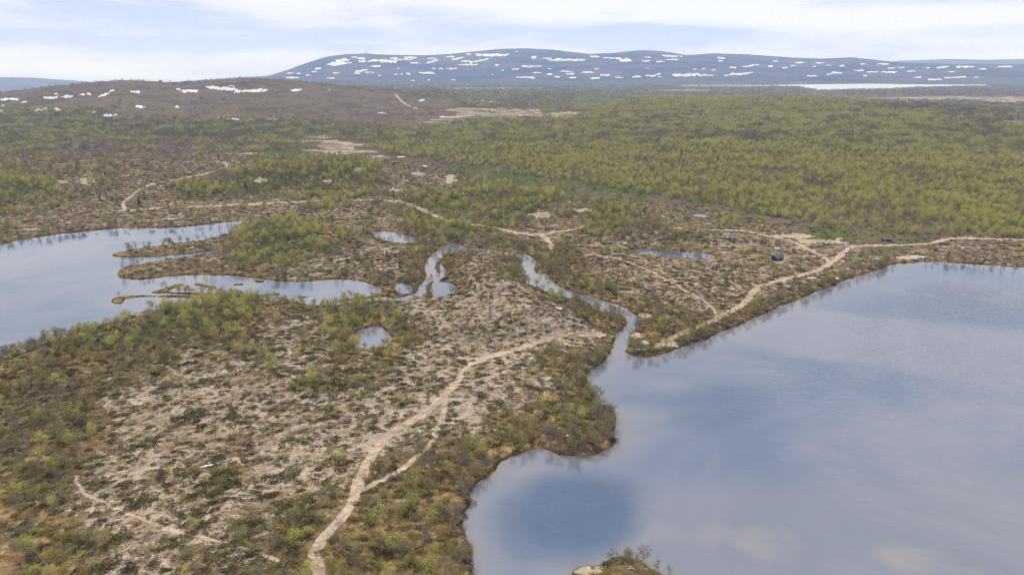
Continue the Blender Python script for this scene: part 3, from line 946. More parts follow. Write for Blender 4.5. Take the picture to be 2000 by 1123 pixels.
def np_mesh(name, V, Q, material, attrs=None, smooth=True):
    me = bpy.data.meshes.new(name)
    me.vertices.add(len(V))
    me.vertices.foreach_set('co', V.astype(np.float32).ravel())
    n = Q.shape[1]
    me.loops.add(Q.size)
    me.loops.foreach_set('vertex_index', Q.astype(np.int32).ravel())
    me.polygons.add(len(Q))
    me.polygons.foreach_set('loop_start', np.arange(0, Q.size, n, dtype=np.int32))
    me.polygons.foreach_set('loop_total', np.full(len(Q), n, dtype=np.int32))
    me.polygons.foreach_set('use_smooth', np.full(len(Q), smooth))
    me.materials.append(material)
    for k, A in (attrs or {}).items():
        if A.ndim == 2:
            at = me.attributes.new(k, 'FLOAT_COLOR', 'POINT')
            B = np.ones((len(V), 4), np.float32)
            B[:, :3] = A[:, :3]
            at.data.foreach_set('color', B.ravel())
        else:
            at = me.attributes.new(k, 'FLOAT', 'POINT')
            at.data.foreach_set('value', A.astype(np.float32))
    me.update()
    me.validate()
    return me


idx = np.arange(NR * NCA).reshape(NR, NCA)
nxt = np.roll(idx, -1, axis=1)
QUADS = np.stack([idx[:-1], nxt[:-1], nxt[1:], idx[1:]], -1).reshape(-1, 4)
VALL = np.stack([GX, GY, GZ], -1).reshape(-1, 3)
wet = (np.exp(-((SD - .35) / .55) ** 2) * .8 + (SD < .0)) * (RAD < 1500)
wet = np.clip(wet, 0, 1)
A_A = np.stack([lich, gold, green], -1).reshape(-1, 3)
A_B = np.stack([purp, tan_, red], -1).reshape(-1, 3)
A_C = np.stack([TR, SANDM, wet], -1).reshape(-1, 3)


def submesh(name, qmask, material, attrs, V=None):
    Q = QUADS[qmask]
    used, inv = np.unique(Q, return_inverse=True)
    V = VALL if V is None else V
    return np_mesh(name, V[used], inv.reshape(-1, 4), material, {k: a[used] for k, a in attrs.items()})


tid_q = TID.reshape(-1)[QUADS]
sn_q = SNOWID.reshape(-1)[QUADS]
tr_q = np.where((tid_q >= 0).sum(1) >= 3, tid_q.max(1), -1)
trv = TR.reshape(-1)[QUADS].mean(1)
tr_q = np.where(trv > .3, tr_q, -1)
snow_q = np.where((sn_q >= 0).sum(1) >= 1, sn_q.max(1), -1)
tr_q[snow_q >= 0] = -1
rad_q = RAD.reshape(-1)[QUADS].mean(1)
pxq = PXC.reshape(-1)[QUADS].mean(1)
ATT = {'cover_a': A_A, 'cover_b': A_B, 'cover_c': A_C, 'snow_depth': SNOWF.reshape(-1)}
free = (tr_q < 0) & (snow_q < 0)
is_fell = free & (rad_q > 1500) & (rad_q < 4200) & (pxq < 930)
is_far = free & (rad_q > 7300)
tag(link('ground', submesh('ground', free & ~is_fell & ~is_far, M_GROUND, ATT)), kind='structure')
tag(link('hill', submesh('hill', is_fell, M_GROUND, ATT)), kind='structure')
tag(link('hills', submesh('hills', is_far, M_GROUND, ATT)), kind='structure')
for k in range(len(TRACKS)):
    q = tr_q == k
    if q.sum() > 4:
        nm = 'footpath' if 'path' in TRACKS[k][0] else 'dirt_track'
        tag(link(nm, submesh(nm, q, M_GROUND, ATT)), kind='structure')
snow_named = []
SNOWLAB = {0: "long snow patch at the left edge of the red-brown fell", 1: "small snow patch at the photo's left edge below the long one",
           12: "largest snow patch on the red-brown fell, thick and wedge shaped under its crest", 14: "broad pointed snow patch just right of the largest one on the red fell",
           15: "rightmost long snow streak near the crest of the red fell", 11: "snow streak left of the largest patch on the red fell",
           9: "single oval snow patch on the middle of the red fell", 3: "bright oval snow patch on the left part of the red fell",
           7: "slanting snow streak on the left part of the red fell", 16: "ragged snow patch halfway down the middle of the red fell",
           19: "lowest long snow patch of the red fell, above the birch belt", 21: "wide low snow patch on the left flank of the red fell"}
for k in range(len(NEAR_SNOW) + len(FAR_SNOW)):
    q = snow_q == k
    if q.sum() < 1:
        continue
    o = link('snow_patch', submesh('snow_patch', q, M_GROUND, ATT))
    if k < len(NEAR_SNOW):
        lab = SNOWLAB.get(k)
        if lab is None:
            cx, cy = NEAR_SNOW[k][:2]
            if cx > 700:
                lab = "small snow patch by the mire right of the near fell"
            elif cy < 200:
                lab = "small snow patch near the red-brown fell's crest"
            else:
                lab = "small snow patch low on the red-brown fell"
        tag(o, lab, "snow patch", "snow patches on the near fell")
    else:
        cx, cy, rx, ry, _ = FAR_SNOW[k - len(NEAR_SNOW)]
        size = "long" if rx > 20 else ("medium" if rx > 8 else "tiny")
        side = "under the far fell's mast" if cx < 860 else ("below the far fell's highest dome" if cx < 1160 else ("on the far fell's right domes" if cx < 1560 else "on the far fell's low right end"))
        level = "high" if cy < 128 else "low"
        tag(o, f"{size} snow patch {level} {side}", "snow patch", "snow patches on the distant fell")
    snow_named.append((o, *(NEAR_SNOW + FAR_SNOW)[k][:2]))

# ------------------------------------------------------------------ water sheets
shallow = np.zeros(GX.shape)
shallow = np.maximum(shallow, .75 * np.exp(-np.maximum(-SD, 0) / 7.0) * (WID == N_MAIN))
bar = [(1010, 925), (1090, 932), (1170, 955), (1240, 1000), (1262, 1040), (1250, 1075), (1180, 1100), (1120, 1112)]
dbar = np.minimum(seg_dist(PX, PY, bar), seg_dist(PX, PY, [(1262, 1040), (1400, 1060), (1600, 1085), (1900, 1123)]) * .7)
nbar = fbm(GX, GY, 16, 3, 77)
shallow = np.maximum(shallow, .75 * np.exp(-(dbar / 34) ** 2) * (.8 + .6 * nbar))
shallow = np.maximum(shallow, .9 * sstep(1.15 - ell(PX, PY, 1215, 1118, 105, 34), 0, .5) * (WID == N_MAIN))
shallow = np.maximum(shallow, .45 * sstep(PY, 900, 1000) * sstep(PX, 1230, 1300))
leftbed = (WID == N_LEFT) | (WID == N_STREAM)
shallow = np.where(leftbed, np.clip(.5 * np.exp(-np.maximum(-SD, 0) / 3.0) + .5 * sstep(fbm(GX, GY, 14, 3, 79), .05, .4) * sstep(PX, 240, 420), 0, 1), shallow)
deep = .85 * sstep(1.35 - ell(PX, PY, 1112, 1015, 138, 84, .1) + .12 * nbar, 0, .75) * (WID == N_MAIN)
deep = np.maximum(deep, .35 * sstep(1.2 - ell(PX, PY, 1400, 805, 110, 60, .1), 0, .7))  # dark cloud reflection painted into the water colour, not depth
shallow = shallow * (1 - deep)
reed = ((WID == N_STREAM) | (WID > 2)) * sstep(fbm(GX, GY, 3.0, 3, 80), .12, .4) * (RAD < 1500) * .7
reed = np.maximum(reed, .8 * np.exp(-np.maximum(-SD, 0) / .8) * (RAD < 1500))
A_BED = np.clip(np.stack([shallow, deep, reed], -1).reshape(-1, 3), 0, 1)
chop = np.where(WID == N_MAIN, sstep(-SD, 4, 45) * .8 + .14, .14)
A_CH = chop.reshape(-1)
VW = VALL.copy()
VW[:, 2] = 0.0
sd_q = SD.reshape(-1)[QUADS].min(1)
wid_q = WID.reshape(-1)[QUADS][np.arange(len(QUADS)), SD.reshape(-1)[QUADS].argmin(1)]
for k in range(len(WPOLY)):
    q = (wid_q == k) & (sd_q < (1.2 if k < len(WPOLY) - 2 else 0))
    if q.sum() < 1:
        continue
    nm = ['lake', 'lake', 'stream'][k] if k < 3 else ('lake' if k >= len(WPOLY) - 2 else 'pond')
    tag(link(nm, submesh(nm, q, M_WATER, {'bed': A_BED, 'chop': A_CH}, VW)), kind='structure')


# ------------------------------------------------------------------ plants: prototypes
class Soup:
    def __init__(s):
        s.v, s.f, s.a, s.mi = [], [], [], []

    def tri(s, a, b, c, shade, mi=0):
        n = len(s.v)
        s.v += [a, b, c]
        s.f.append((n, n + 1, n + 2))
        s.a += [shade] * 3
        s.mi.append(mi)

    def leaf(s, p, size, shade, rng, mi=0, flat=.0):
        d1 = rng.normal(size=3)
        d2 = rng.normal(size=3)
        d1[2] *= (1 - flat)
        d2[2] *= (1 - flat)
        d1 /= np.linalg.norm(d1) + 1e-6
        d2 -= d1 * d1.dot(d2)
        d2 /= np.linalg.norm(d2) + 1e-6
        s.tri(p - d1 * size * .5, p + d1 * size * .5 + d2 * size * .1, p + d2 * size * .75, shade, mi)

    def tube(s, a, b, ra, rb, shade, mi=0, n=4):
        a, b = np.array(a, float), np.array(b, float)
        d = b - a
        d /= np.linalg.norm(d) + 1e-9
        u = np.cross(d, (0.3, .9, .1))
        u /= np.linalg.norm(u) + 1e-9
        w = np.cross(d, u)
        k = len(s.v)
        for i in range(n):
            t = 2 * math.pi * i / n
            o = u * math.cos(t) + w * math.sin(t)
            s.v += [a + o * ra, b + o * rb]
            s.a += [shade] * 2
        for i in range(n):
            j = (i + 1) % n
            s.f += [(k + 2 * i, k + 2 * j, k + 2 * j + 1), (k + 2 * i, k + 2 * j + 1, k + 2 * i + 1)]
            s.mi += [mi, mi]

    def mesh(s, name, mats):
        me = bpy.data.meshes.new(name)
        me.from_pydata([tuple(p) for p in s.v], [], s.f)
        for m in mats:
            me.materials.append(m)
        at = me.attributes.new('leaf_shade', 'FLOAT', 'POINT')
        at.data.foreach_set('value', np.array(s.a, np.float32))
        me.polygons.foreach_set('material_index', np.array(s.mi, np.int32))
        me.update()
        return me


def birch(seed, leafy, hgt=5.0, nleaf=620):
    """returns (wood, crown) soups. Several leaning stems, limbs, and leaves gathered in clumps round the limb ends."""
    rng = np.random.default_rng(seed)
    wood, crown = Soup(), Soup()
    tips = []
    for s in range(int(rng.integers(1, 4))):
        a = rng.uniform(0, 6.28)
        lean = rng.uniform(.05, .30)
        p = np.array([math.cos(a) * .15, math.sin(a) * .15, 0.0])
        hs = hgt * rng.uniform(.75, 1.0)
        d = np.array([math.cos(a) * lean, math.sin(a) * lean, 1.0])
        nseg = 6
        rad = .09 * hgt / 5
        for k in range(nseg):
            q = p + d * hs / nseg + rng.normal(size=3) * (.10, .10, 0)
            r2 = rad * .80
            wood.tube(p, q, rad, r2, .75, 0, 5)
            t = (k + 1) / nseg
            if k >= 1:
                for b in range(int(rng.integers(2, 4))):
                    ba = rng.uniform(0, 6.28)
                    L = hgt * (.34 - .20 * t) * rng.uniform(.7, 1.2) + .25
                    e = q + np.array([math.cos(ba) * L, math.sin(ba) * L, L * rng.uniform(.45, 1.0)])
                    wood.tube(q, e, r2 * .5, .012, .6, 0, 3)
                    tips.append((e, L))
                    tips.append(((q + e) / 2, L * .8))
            p, rad = q, r2
        tips.append((p, .6))
    if leafy:
        per = max(4, nleaf // len(tips))
        for (e, L) in tips:
            tone = rng.uniform(.45, 1.0)
            rr = .30 + .30 * L
            for _ in range(per):
                o = rng.normal(size=3) * rr * (.62, .62, .5)
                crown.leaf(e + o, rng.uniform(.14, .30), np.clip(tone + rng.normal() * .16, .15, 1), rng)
    else:
        per = max(4, 300 // len(tips))
        for (e, L) in tips:
            for _ in range(per):
                dd = rng.normal(size=3) * (.6, .6, .4) + (0, 0, .75)
                dd /= np.linalg.norm(dd)
                l = rng.uniform(.4, .95)
                st_ = e + rng.normal(size=3) * .14
                sd_ = np.cross(dd, rng.normal(size=3))
                sd_ /= np.linalg.norm(sd_) + 1e-6
                crown.tri(st_ - sd_ * .022, st_ + sd_ * .022, st_ + dd * l, rng.uniform(.3, 1))
                if rng.random() < .45:
                    crown.leaf(st_ + dd * l * .9, .13, rng.uniform(.4, 1), rng)
    return wood, crown


def shrub(seed, rx, h, n, size=.17, flat=.2, lumps=9):
    """low rounded bush made of several leaf clumps with gaps, on short stems"""
    rng = np.random.default_rng(seed)
    stems, s = Soup(), Soup()
    cs = []
    for i in range(lumps):
        a, q = rng.uniform(0, 6.28), rx * math.sqrt(rng.uniform(0, 1)) * .8
        cs.append((np.array([math.cos(a) * q, math.sin(a) * q, h * rng.uniform(.35, .85) * (1 - .45 * (q / rx) ** 2)]), rng.uniform(.35, 1)))
    for (c, tone) in cs:
        stems.tube((c[0] * .2, c[1] * .2, 0), c, .03, .01, .5, 0, 3)
        for _ in range(n // lumps):
            o = rng.normal(size=3) * (rx * .20, rx * .20, h * .22)
            p = c + o
            p[2] = abs(p[2])
            s.leaf(p, size * rng.uniform(.6, 1.3), np.clip(tone * (.55 + .5 * p[2] / h) + rng.normal() * .1, .1, 1), rng, 0, flat)  # leaf colour darkens towards the foot of the bush, painted shade
    return stems, s


def heath_mat(seed, n=330, size=.13, h=.32):
    """ragged low cushion of unit radius with an uneven outline"""
    rng = np.random.default_rng(seed)
    s = Soup()
    ph = rng.uniform(0, 6.28, 4)
    for _ in range(n):
        a = rng.uniform(0, 6.28)
        edge = 1 + .28 * math.sin(2 * a + ph[0]) + .20 * math.sin(3 * a + ph[1]) + .12 * math.sin(7 * a + ph[2])
        q = math.sqrt(rng.uniform(0, 1)) * edge
        x, y = q * math.cos(a), q * math.sin(a)
        top = h * max(.12, (1 - (q / edge) ** 2)) * (.75 + .35 * math.sin(5 * x + ph[3]) * math.cos(4 * y))
        z = top * rng.uniform(.5, 1.15)
        s.leaf(np.array([x, y, z]), size * rng.uniform(.6, 1.5), np.clip(.35 + .6 * z / h + rng.normal() * .15, .1, 1), rng, 0, .35)  # lower leaves darker: shade put into the cushion's leaf colour
    return s


def tuft(seed):
    rng = np.random.default_rng(seed)
    s = Soup()
    for _ in range(90):
        a, q = rng.uniform(0, 6.28), math.sqrt(rng.uniform(0, 1)) * .55
        p = np.array([math.cos(a) * q, math.sin(a) * q, 0])
        d = np.array([math.cos(a) * q * .7 + rng.normal() * .15, math.sin(a) * q * .7 + rng.normal() * .15, rng.uniform(.15, .4)])
        w = np.array([-d[1], d[0], 0]) + rng.normal(size=3) * .03
        w = w / (np.linalg.norm(w) + 1e-6) * .045
        s.tri(p - w, p + w, p + d, rng.uniform(.5, 1))
    return s


def spruce(seed, hgt=8.0):
    rng = np.random.default_rng(seed)
    wood, crown = Soup(), Soup()
    wood.tube((0, 0, 0), (0, 0, hgt), .13, .02, .5, 0, 6)
    for k in range(18):
        t = k / 18
        z = hgt * (.08 + .9 * t)
        L = (1 - t) ** .8 * hgt * .19 + .15
        for b in range(7):
            a = rng.uniform(0, 6.28)
            for j in range(6):
                f = (j + 1) / 6 * L * rng.uniform(.8, 1.1)
                p = np.array([math.cos(a) * f, math.sin(a) * f, z - f * .35])
                crown.leaf(p, rng.uniform(.3, .5), rng.uniform(.3, 1), rng, 0, .4)
    return wood, crown


BM = []   # (wood mesh, crown mesh) pairs of separate parts
for s in range(5):
    w, c = birch(100 + s, True, nleaf=760)
    BM.append((w, c))
BARE = [birch(200 + s, False) for s in range(4)]
SHR = [shrub(300 + s, 1.25, 1.25, 420) for s in range(4)]
JUN = [shrub(340 + s, 1.0, 1.0, 420, .15, .1, 7) for s in range(2)]
MATS = [heath_mat(400 + s) for s in range(4)]
TUF = [tuft(500 + s) for s in range(2)]
SPR = [spruce(600 + s) for s in range(2)]


def join_soup(w, c):
    s = Soup()
    s.v = list(w.v) + list(c.v)
    n = len(w.v)
    s.f = list(w.f) + [tuple(i + n for i in f) for f in c.f]
    s.a = list(w.a) + list(c.a)
    s.mi = [0] * len(w.f) + [1] * len(c.f)
    return s


proto_col = bpy.data.collections.new("plant_kinds")
PROTO = {}
_n = 0


def add_proto(key, me):
    global _n
    o = bpy.data.objects.new("kind_%03d" % _n, me)
    proto_col.objects.link(o)
    PROTO.setdefault(key, []).append(_n)
    _n += 1


for (w, c) in BM:
    add_proto('light', join_soup(w, c).mesh('birch_light', [M_BARK, M_LIGHT]))
for (w, c) in BM:
    add_proto('olive', join_soup(w, c).mesh('birch_olive', [M_BARK, M_OLIVE]))
for (w, c) in BARE:
    add_proto('bare', join_soup(w, c).mesh('birch_bare', [M_BARK, M_TWIG]))
for (w, c) in SHR:
    add_proto('shrub_o', join_soup(w, c).mesh('shrub_olive', [M_TWIG, M_OLIVE]))
for (w, c) in SHR[:3]:
    add_proto('shrub_b', join_soup(w, c).mesh('shrub_brown', [M_TWIG, M_TWIG]))
for (w, c) in SHR:
    add_proto('shrub_l', join_soup(w, c).mesh('shrub_light', [M_TWIG, M_LIGHT]))
for s in MATS:
    add_proto('mat_d', s.mesh('mat_dark', [M_MATD]))
for s in MATS:
    add_proto('mat_g', s.mesh('mat_green', [M_MATG]))
for s in TUF:
    add_proto('tuft', s.mesh('tuft', [M_GRASS]))


# groves for distant woods: a few trees at once
def grove(seed, soups, n=7, rad=7.5):
    rng = np.random.default_rng(seed)
    S = Soup()
    for i in range(n):
        w, c = soups[int(rng.integers(len(soups)))]
        src = join_soup(w, c)
        a, q = rng.uniform(0, 6.28), rad * math.sqrt(rng.uniform(0, 1))
        k = rng.uniform(.75, 1.2)
        t = rng.uniform(0, 6.28)
        R = np.array([[math.cos(t), -math.sin(t), 0], [math.sin(t), math.cos(t), 0], [0, 0, 1]]) * k
        V = np.array(src.v) @ R.T + (math.cos(a) * q, math.sin(a) * q, 0)
        b = len(S.v)
        S.v += list(V)
        S.f += [tuple(x + b for x in f) for f in src.f]
        S.a += list(np.array(src.a) * rng.uniform(.6, 1.0))
        S.mi += src.mi
    return S


BML = [birch(120 + s, True, nleaf=300) for s in range(4)]
for s in range(3):
    add_proto('grove_l', grove(700 + s, BML).mesh('grove_light', [M_BARK, M_LIGHT]))
for s in range(3):
    add_proto('grove_o', grove(710 + s, BML).mesh('grove_olive', [M_BARK, M_OLIVE]))
for s in range(2):
    add_proto('grove_b', grove(720 + s, BARE).mesh('grove_bare', [M_BARK, M_TWIG]))


# ------------------------------------------------------------------ plants: where they grow
def ring_points(n_per_100, r0, r1, az=math.radians(38.5)):
    area = az * (r1 * r1 - r0 * r0)
    n = int(n_per_100 * area / 100)
    r = np.sqrt(RNG.uniform(r0 * r0, r1 * r1, n))
    a = RNG.uniform(-az, az, n)
    return r * np.sin(a), r * np.cos(a)


def in_frame(px, py, m=60):
    return (px > -m * 1.5) & (px < 2000 + m * 1.5) & (py < 1123 + m) & (py > -50)


PLACED = {k: [] for k in ('light', 'olive', 'bare', 'shrub_o', 'shrub_b', 'shrub_l', 'mat_d', 'mat_g', 'tuft', 'grove_l', 'grove_o', 'grove_b')}
# extra bare trees and scrub along shores, see the reflections on the right lake
MAXD = 9.0


def scatter(kind_cols, per100, r0, r1, grove_mode=False, shore_boost=0.0):
    """kind_cols: list of (column of the vegetation table, kinds, scale lo, hi)"""
    x, y = ring_points(per100, r0, r1)
    z, sd, tr, px, py, sandm = grid_sample(x, y, GZ, SD, TR, PX, PY, SANDM)
    V = cover_at(px, py, x, y, VP)
    infor = (np.interp(px, FEDGE[:, 0], FEDGE[:, 1]) - py > 0) & (px > 720)
    VF, VO = VP[TK.index('F')], VP[TK.index('O')]
    fmix = V[:, 0] + V[:, 1] + V[:, 2]
    r = np.hypot(x, y)
    # crisp edge of the wood
    notF = (~infor) & (px > 720) & (py < 470) & (py > 270) & (r < 1400)
    closeF = notF & (np.interp(px, FEDGE[:, 0], FEDGE[:, 1]) - py > -26)
    V[closeF, 0:3] *= .12
    deepF = infor & (py > 262) & (px > 760)
    V[deepF, 0] = np.maximum(V[deepF, 0], 3.1)
    V[deepF, 1] = np.maximum(V[deepF, 1], 1.8)
    clr = (px > 1296) & (px < 1402) & (py > 424) & (py < 446) | (px > 1225) & (px < 1405) & (py > 502) & (py < 516) | (px > 716) & (px < 826) & (py > 474) & (py < 490)
    V[clr, 0:4] *= .1
    V[clr, 4] *= .5
    for (cx, cy, rx, ry) in MIRE:
        V[ell(px, py, cx, cy, rx * 1.1, ry * 1.2) < 1] *= .05
    for poly in O_FIELD[:2]:
        V[poly_sdf(px, py, poly) < 0, 0:3] *= .06
    cl = fbm(x, y, 22, 3, 90)
    cl2 = fbm(x, y, 90, 3, 93)
    dense = (V[:, 0] + V[:, 1] > 3.2)
    clump = np.where(dense, 1 + .35 * cl, np.clip(.35 + 2.2 * cl + .9 * cl2, 0, 2.6))
    tone = fbm(x, y, 60, 3, 95) + .5 * fbm(x, y, 300, 2, 96)
    V[:, 0] *= np.clip(1 + 1.1 * tone, .15, 2.2)
    V[:, 2] *= np.clip(1 - 1.4 * tone, .1, 3.0)
    dist_shore = np.exp(-np.maximum(sd - 1, 0) / 4.0)
    ok = (sd > .5) & (tr < .12) & (sandm < .4) & in_frame(px, py)
    near_track = tr > .02
    cursor = np.zeros(len(x))
    u = RNG.uniform(0, 1, len(x)) * per100
    out = {}
    for (col, kinds, lo, hi, cf, gk) in kind_cols:
        d = V[:, col] * (clump if cf else 1.0)
        if shore_boost and col in (1, 2, 3):
            d = d + shore_boost * dist_shore * ((r < 560) & (py < 760) | (r < 300))
        d = np.where(near_track & (col < 3), d * .3, d)
        if gk:
            d = d / gk
        m = ok & (u >= cursor) & (u < cursor + d)
        cursor = cursor + d
        ids = np.nonzero(m)[0]
        for n_k, kname in enumerate(kinds):
            sel = ids[(ids % len(kinds)) == n_k]
            sc = RNG.uniform(lo, hi, len(sel))
            if col == 4:
                sc = lo + (hi - lo) * RNG.beta(1.5, 2.6, len(sel))
            PLACED[kname].append(np.stack([x[sel], y[sel], z[sel] - .05, sc, RNG.uniform(0, 6.28, len(sel))], -1))


TREES = [(0, ['light'], .38, 1.1, True, 0), (1, ['olive'], .36, 1.0, True, 0), (2, ['bare'], .40, 1.1, True, 0)]
TREES2 = [(0, ['light'], .55, 1.25, True, 0), (1, ['olive'], .5, 1.25, True, 0), (2, ['bare'], .5, 1.2, True, 0)]
LOW = [(3, ['shrub_o', 'shrub_l', 'shrub_b', 'shrub_o', 'shrub_l'][:4], .45, 1.25, True, 0), (4, ['mat_d', 'mat_g', 'mat_g'], .35, 2.2, False, 0), (5, ['tuft'], .7, 1.6, False, 0)]
scatter(TREES, 12.0, 105, 560, shore_boost=2.2)
scatter(TREES2, 12.0, 560, 1050)
scatter(LOW, 50.0, 105, 420)
scatter([(3, ['shrub_o', 'shrub_l', 'shrub_b'], .6, 1.4, True, 0), (4, ['mat_g', 'mat_g', 'mat_d'], .8, 2.4, False, 3)], 18.0, 420, 800)
scatter([(4, ['mat_g'], 1.2, 2.8, False, 5)], 5.0, 800, 1300)
G3 = [(0, ['grove_l'], .95, 1.3, False, 7), (1, ['grove_o'], .9, 1.25, False, 7), (2, ['grove_b'], .9, 1.2, False, 7)]
scatter(G3, 1.6, 1050, 1900)
G4 = [(0, ['grove_l'], .95, 1.35, False, 12), (1, ['grove_o'], .9, 1.3, False, 12), (2, ['grove_b'], .9, 1.2, False, 12)]
scatter(G4, .9, 1900, 3300)
G5 = [(0, ['grove_l'], 1.0, 1.5, False, 45), (1, ['grove_o'], 1.0, 1.5, False, 45), (2, ['grove_b'], 1.0, 1.4, False, 45)]
scatter(G5, .2, 3300, 6500)
for k in PLACED:
    PLACED[k] = np.concatenate(PLACED[k]) if PLACED[k] else np.zeros((0, 5))

def along(pts, spacing, kinds, lo, hi, off=(.6, 3.5)):
    P = np.array([on_plane(*p) for p in pts])
    for i in range(len(P) - 1):
        L = np.linalg.norm(P[i + 1] - P[i])
        nrm = np.array([-(P[i + 1] - P[i])[1], (P[i + 1] - P[i])[0]]) / (L + 1e-9)
        for _ in range(max(1, int(L / spacing))):
            for t in range(8):
                q = P[i] + (P[i + 1] - P[i]) * RNG.uniform() + nrm * RNG.uniform(-off[1] * 1.6, off[1] * 1.6)
                z, sd, tr = grid_sample(q[:1], q[1:], GZ, SD, TR)
                if off[0] < sd[0] < off[1] and tr[0] < .05:
                    kd = kinds[int(RNG.integers(len(kinds)))]
                    row = [q[0], q[1], z[0] - .05, RNG.uniform(lo, hi), RNG.uniform(0, 6.28)]
                    PLACED[kd] = np.vstack([PLACED[kd], row])
                    break


along([(1232, 694), (1330, 680), (1390, 655), (1440, 636), (1490, 612), (1560, 583), (1620, 560), (1690, 535), (1745, 516)], 1.3, ['bare', 'bare', 'olive', 'shrub_b', 'shrub_o'], .55, 1.1)
along([(1820, 510), (1920, 516), (2000, 521), (2090, 526)], 2.6, ['bare', 'bare', 'shrub_b', 'olive'], .7, 1.2)
along([(1050, 876), (1085, 885), (1130, 892), (1165, 888), (1190, 872), (1206, 845), (1200, 815), (1180, 795), (1158, 770), (1146, 748), (1143, 728), (1165, 715), (1186, 702), (1197, 684)], .9,
      ['bare', 'bare', 'bare', 'olive', 'shrub_b'], .65, 1.1, (.4, 6.0))
along([(915, 1123), (918, 1060), (905, 1015), (922, 985), (912, 962), (935, 940), (962, 925)], .9, ['shrub_b', 'bare', 'shrub_b'], .55, .95, (.3, 2.6))
along([(-40, 715), (60, 690), (130, 674), (200, 655), (270, 638), (330, 620), (390, 605), (440, 592)], .8, ['bare', 'bare', 'light', 'olive'], .7, 1.15, (.5, 9.0))
along([(60, 465), (130, 455), (200, 449), (250, 445), (330, 446), (400, 439), (450, 433), (485, 431)], 1.8, ['bare', 'olive', 'shrub_b'], .6, 1.1)
along([(235, 488), (300, 481), (380, 472), (430, 465), (450, 455), (478, 443)], 3.5, ['bare', 'bare', 'olive'], .6, .95, (.3, 3.0))
along([(240, 540), (300, 545), (400, 536), (460, 538), (520, 546)], 5.0, ['bare', 'shrub_o'], .4, .7)

# plants that the photograph shows one by one: (kind, photo x, photo y of the foot, height scale)
HERO = [('bare', 1196, 1093, .62), ('olive', 1222, 1094, .55), ('bare', 1257, 1094, .78), ('bare', 1291, 1120, .66), ('bare', 1305, 1124, .6),
        ('light', 303, 730, .55), ('light', 447, 752, .55), ('light', 350, 700, .7), ('light', 270, 740, .5), ('bare', 1240, 640, .9),
        ('olive', 1300, 655, 1.0), ('bare', 1260, 650, .95), ('light', 412, 690, .6), ('bare', 1120, 742, .9), ('bare', 1152, 730, .8)]


def foot(px, py, zoff=0.0):
    """the point of the relief that shows at this photo pixel"""
    d = ray(px, py)
    t0 = -CAMZ / d[2]
    ts = np.linspace(t0 * .6, t0, 1500)
    xs, ys, zs = d[0] * ts, d[1] * ts, CAMZ + d[2] * ts
    gz = grid_sample(xs, ys, GZ)
    hit = np.nonzero(zs <= gz)[0]
    i = hit[0] if len(hit) else len(ts) - 1
    return float(xs[i]), float(ys[i]), float(gz[i])


for (kd, a, b, s) in HERO:
    X, Y, Z = foot(a, b)
    PLACED[kd] = np.vstack([PLACED[kd], [X, Y, Z - .05, s, random.uniform(0, 6)]])
# the big round cushions on the pale heath
BIGMAT = [(372, 815, 4.4), (447, 818, 2.6), (515, 775, 3.2), (405, 745, 3.0), (290, 868, 3.4), (480, 770, 2.2), (700, 800, 2.6), (190, 946, 3.0),
          (285, 975, 3.6), (388, 1000, 2.6), (555, 930, 3.6), (370, 930, 3.0), (600, 860, 2.2), (640, 800, 2.6), (820, 700, 2.2), (760, 745, 2.4),
          (250, 945, 2.2), (440, 950, 3.0), (500, 1035, 2.8), (340, 1060, 3.4), (430, 1090, 2.8), (560, 1000, 3.4), (230, 1055, 3.0), (655, 745, 3.0), (860, 755, 2.4), (935, 770, 2.2),
          (960, 800, 2.2), (690, 725, 3.0), (650, 900, 3.2), (610, 700, 2.6), (575, 760, 2.6), (540, 830, 2.0), (865, 845, 2.2), (1010, 720, 2.0), (940, 735, 2.0)]
bm = []
for (a, b, s) in BIGMAT:
    X, Y, Z = foot(a, b)
    bm.append((X, Y, Z - .05, s, random.uniform(0, 6)))
PLACED['mat_g'] = np.vstack([PLACED['mat_g'], bm])
extra = []
for (X, Y, Z, s, t) in bm:
    for _ in range(3):
        extra.append((X + random.uniform(-.5, .5) * s, Y + random.uniform(-.5, .5) * s, Z, random.uniform(.35, .8), random.uniform(0, 6)))
PLACED['shrub_o'] = np.vstack([PLACED['shrub_o'], extra])


ORD = ['leftmost'] + [w + ' from left' for w in ('second', 'third', 'fourth', 'fifth', 'sixth', 'seventh', 'eighth', 'ninth', 'tenth',
                                               'eleventh', 'twelfth', 'thirteenth', 'fourteenth', 'fifteenth')]


def single_out(items):
    """items: (object, photo x, photo y). Those that look alike are told apart by their place among each other."""
    by = {}
    for it in items:
        by.setdefault(it[0]['label'], []).append(it)
    for lab, L in by.items():
        if len(L) < 2:
            continue
        L.sort(key=lambda t: -t[2])
        nrow = 1 if len(L) <= 4 else (2 if len(L) <= 10 else (3 if len(L) <= 30 else 4))
        names = {1: [''], 2: ['nearer row', 'farther row'], 3: ['nearest row', 'middle row', 'farthest row'], 4: ['nearest row', 'second row', 'third row', 'farthest row']}[nrow]
        per = math.ceil(len(L) / nrow)
        for r_i in range(nrow):
            row = sorted(L[r_i * per:(r_i + 1) * per], key=lambda t: t[1])
            for c_i, it in enumerate(row):
                if c_i == len(row) - 1 and len(row) > 1:
                    q = 'rightmost'
                elif c_i < len(ORD):
                    q = ORD[c_i]
                else:
                    continue
                tail = (', ' + names[r_i]) if names[r_i] else ''
                it[0]['label'] = lab + ', ' + q + tail


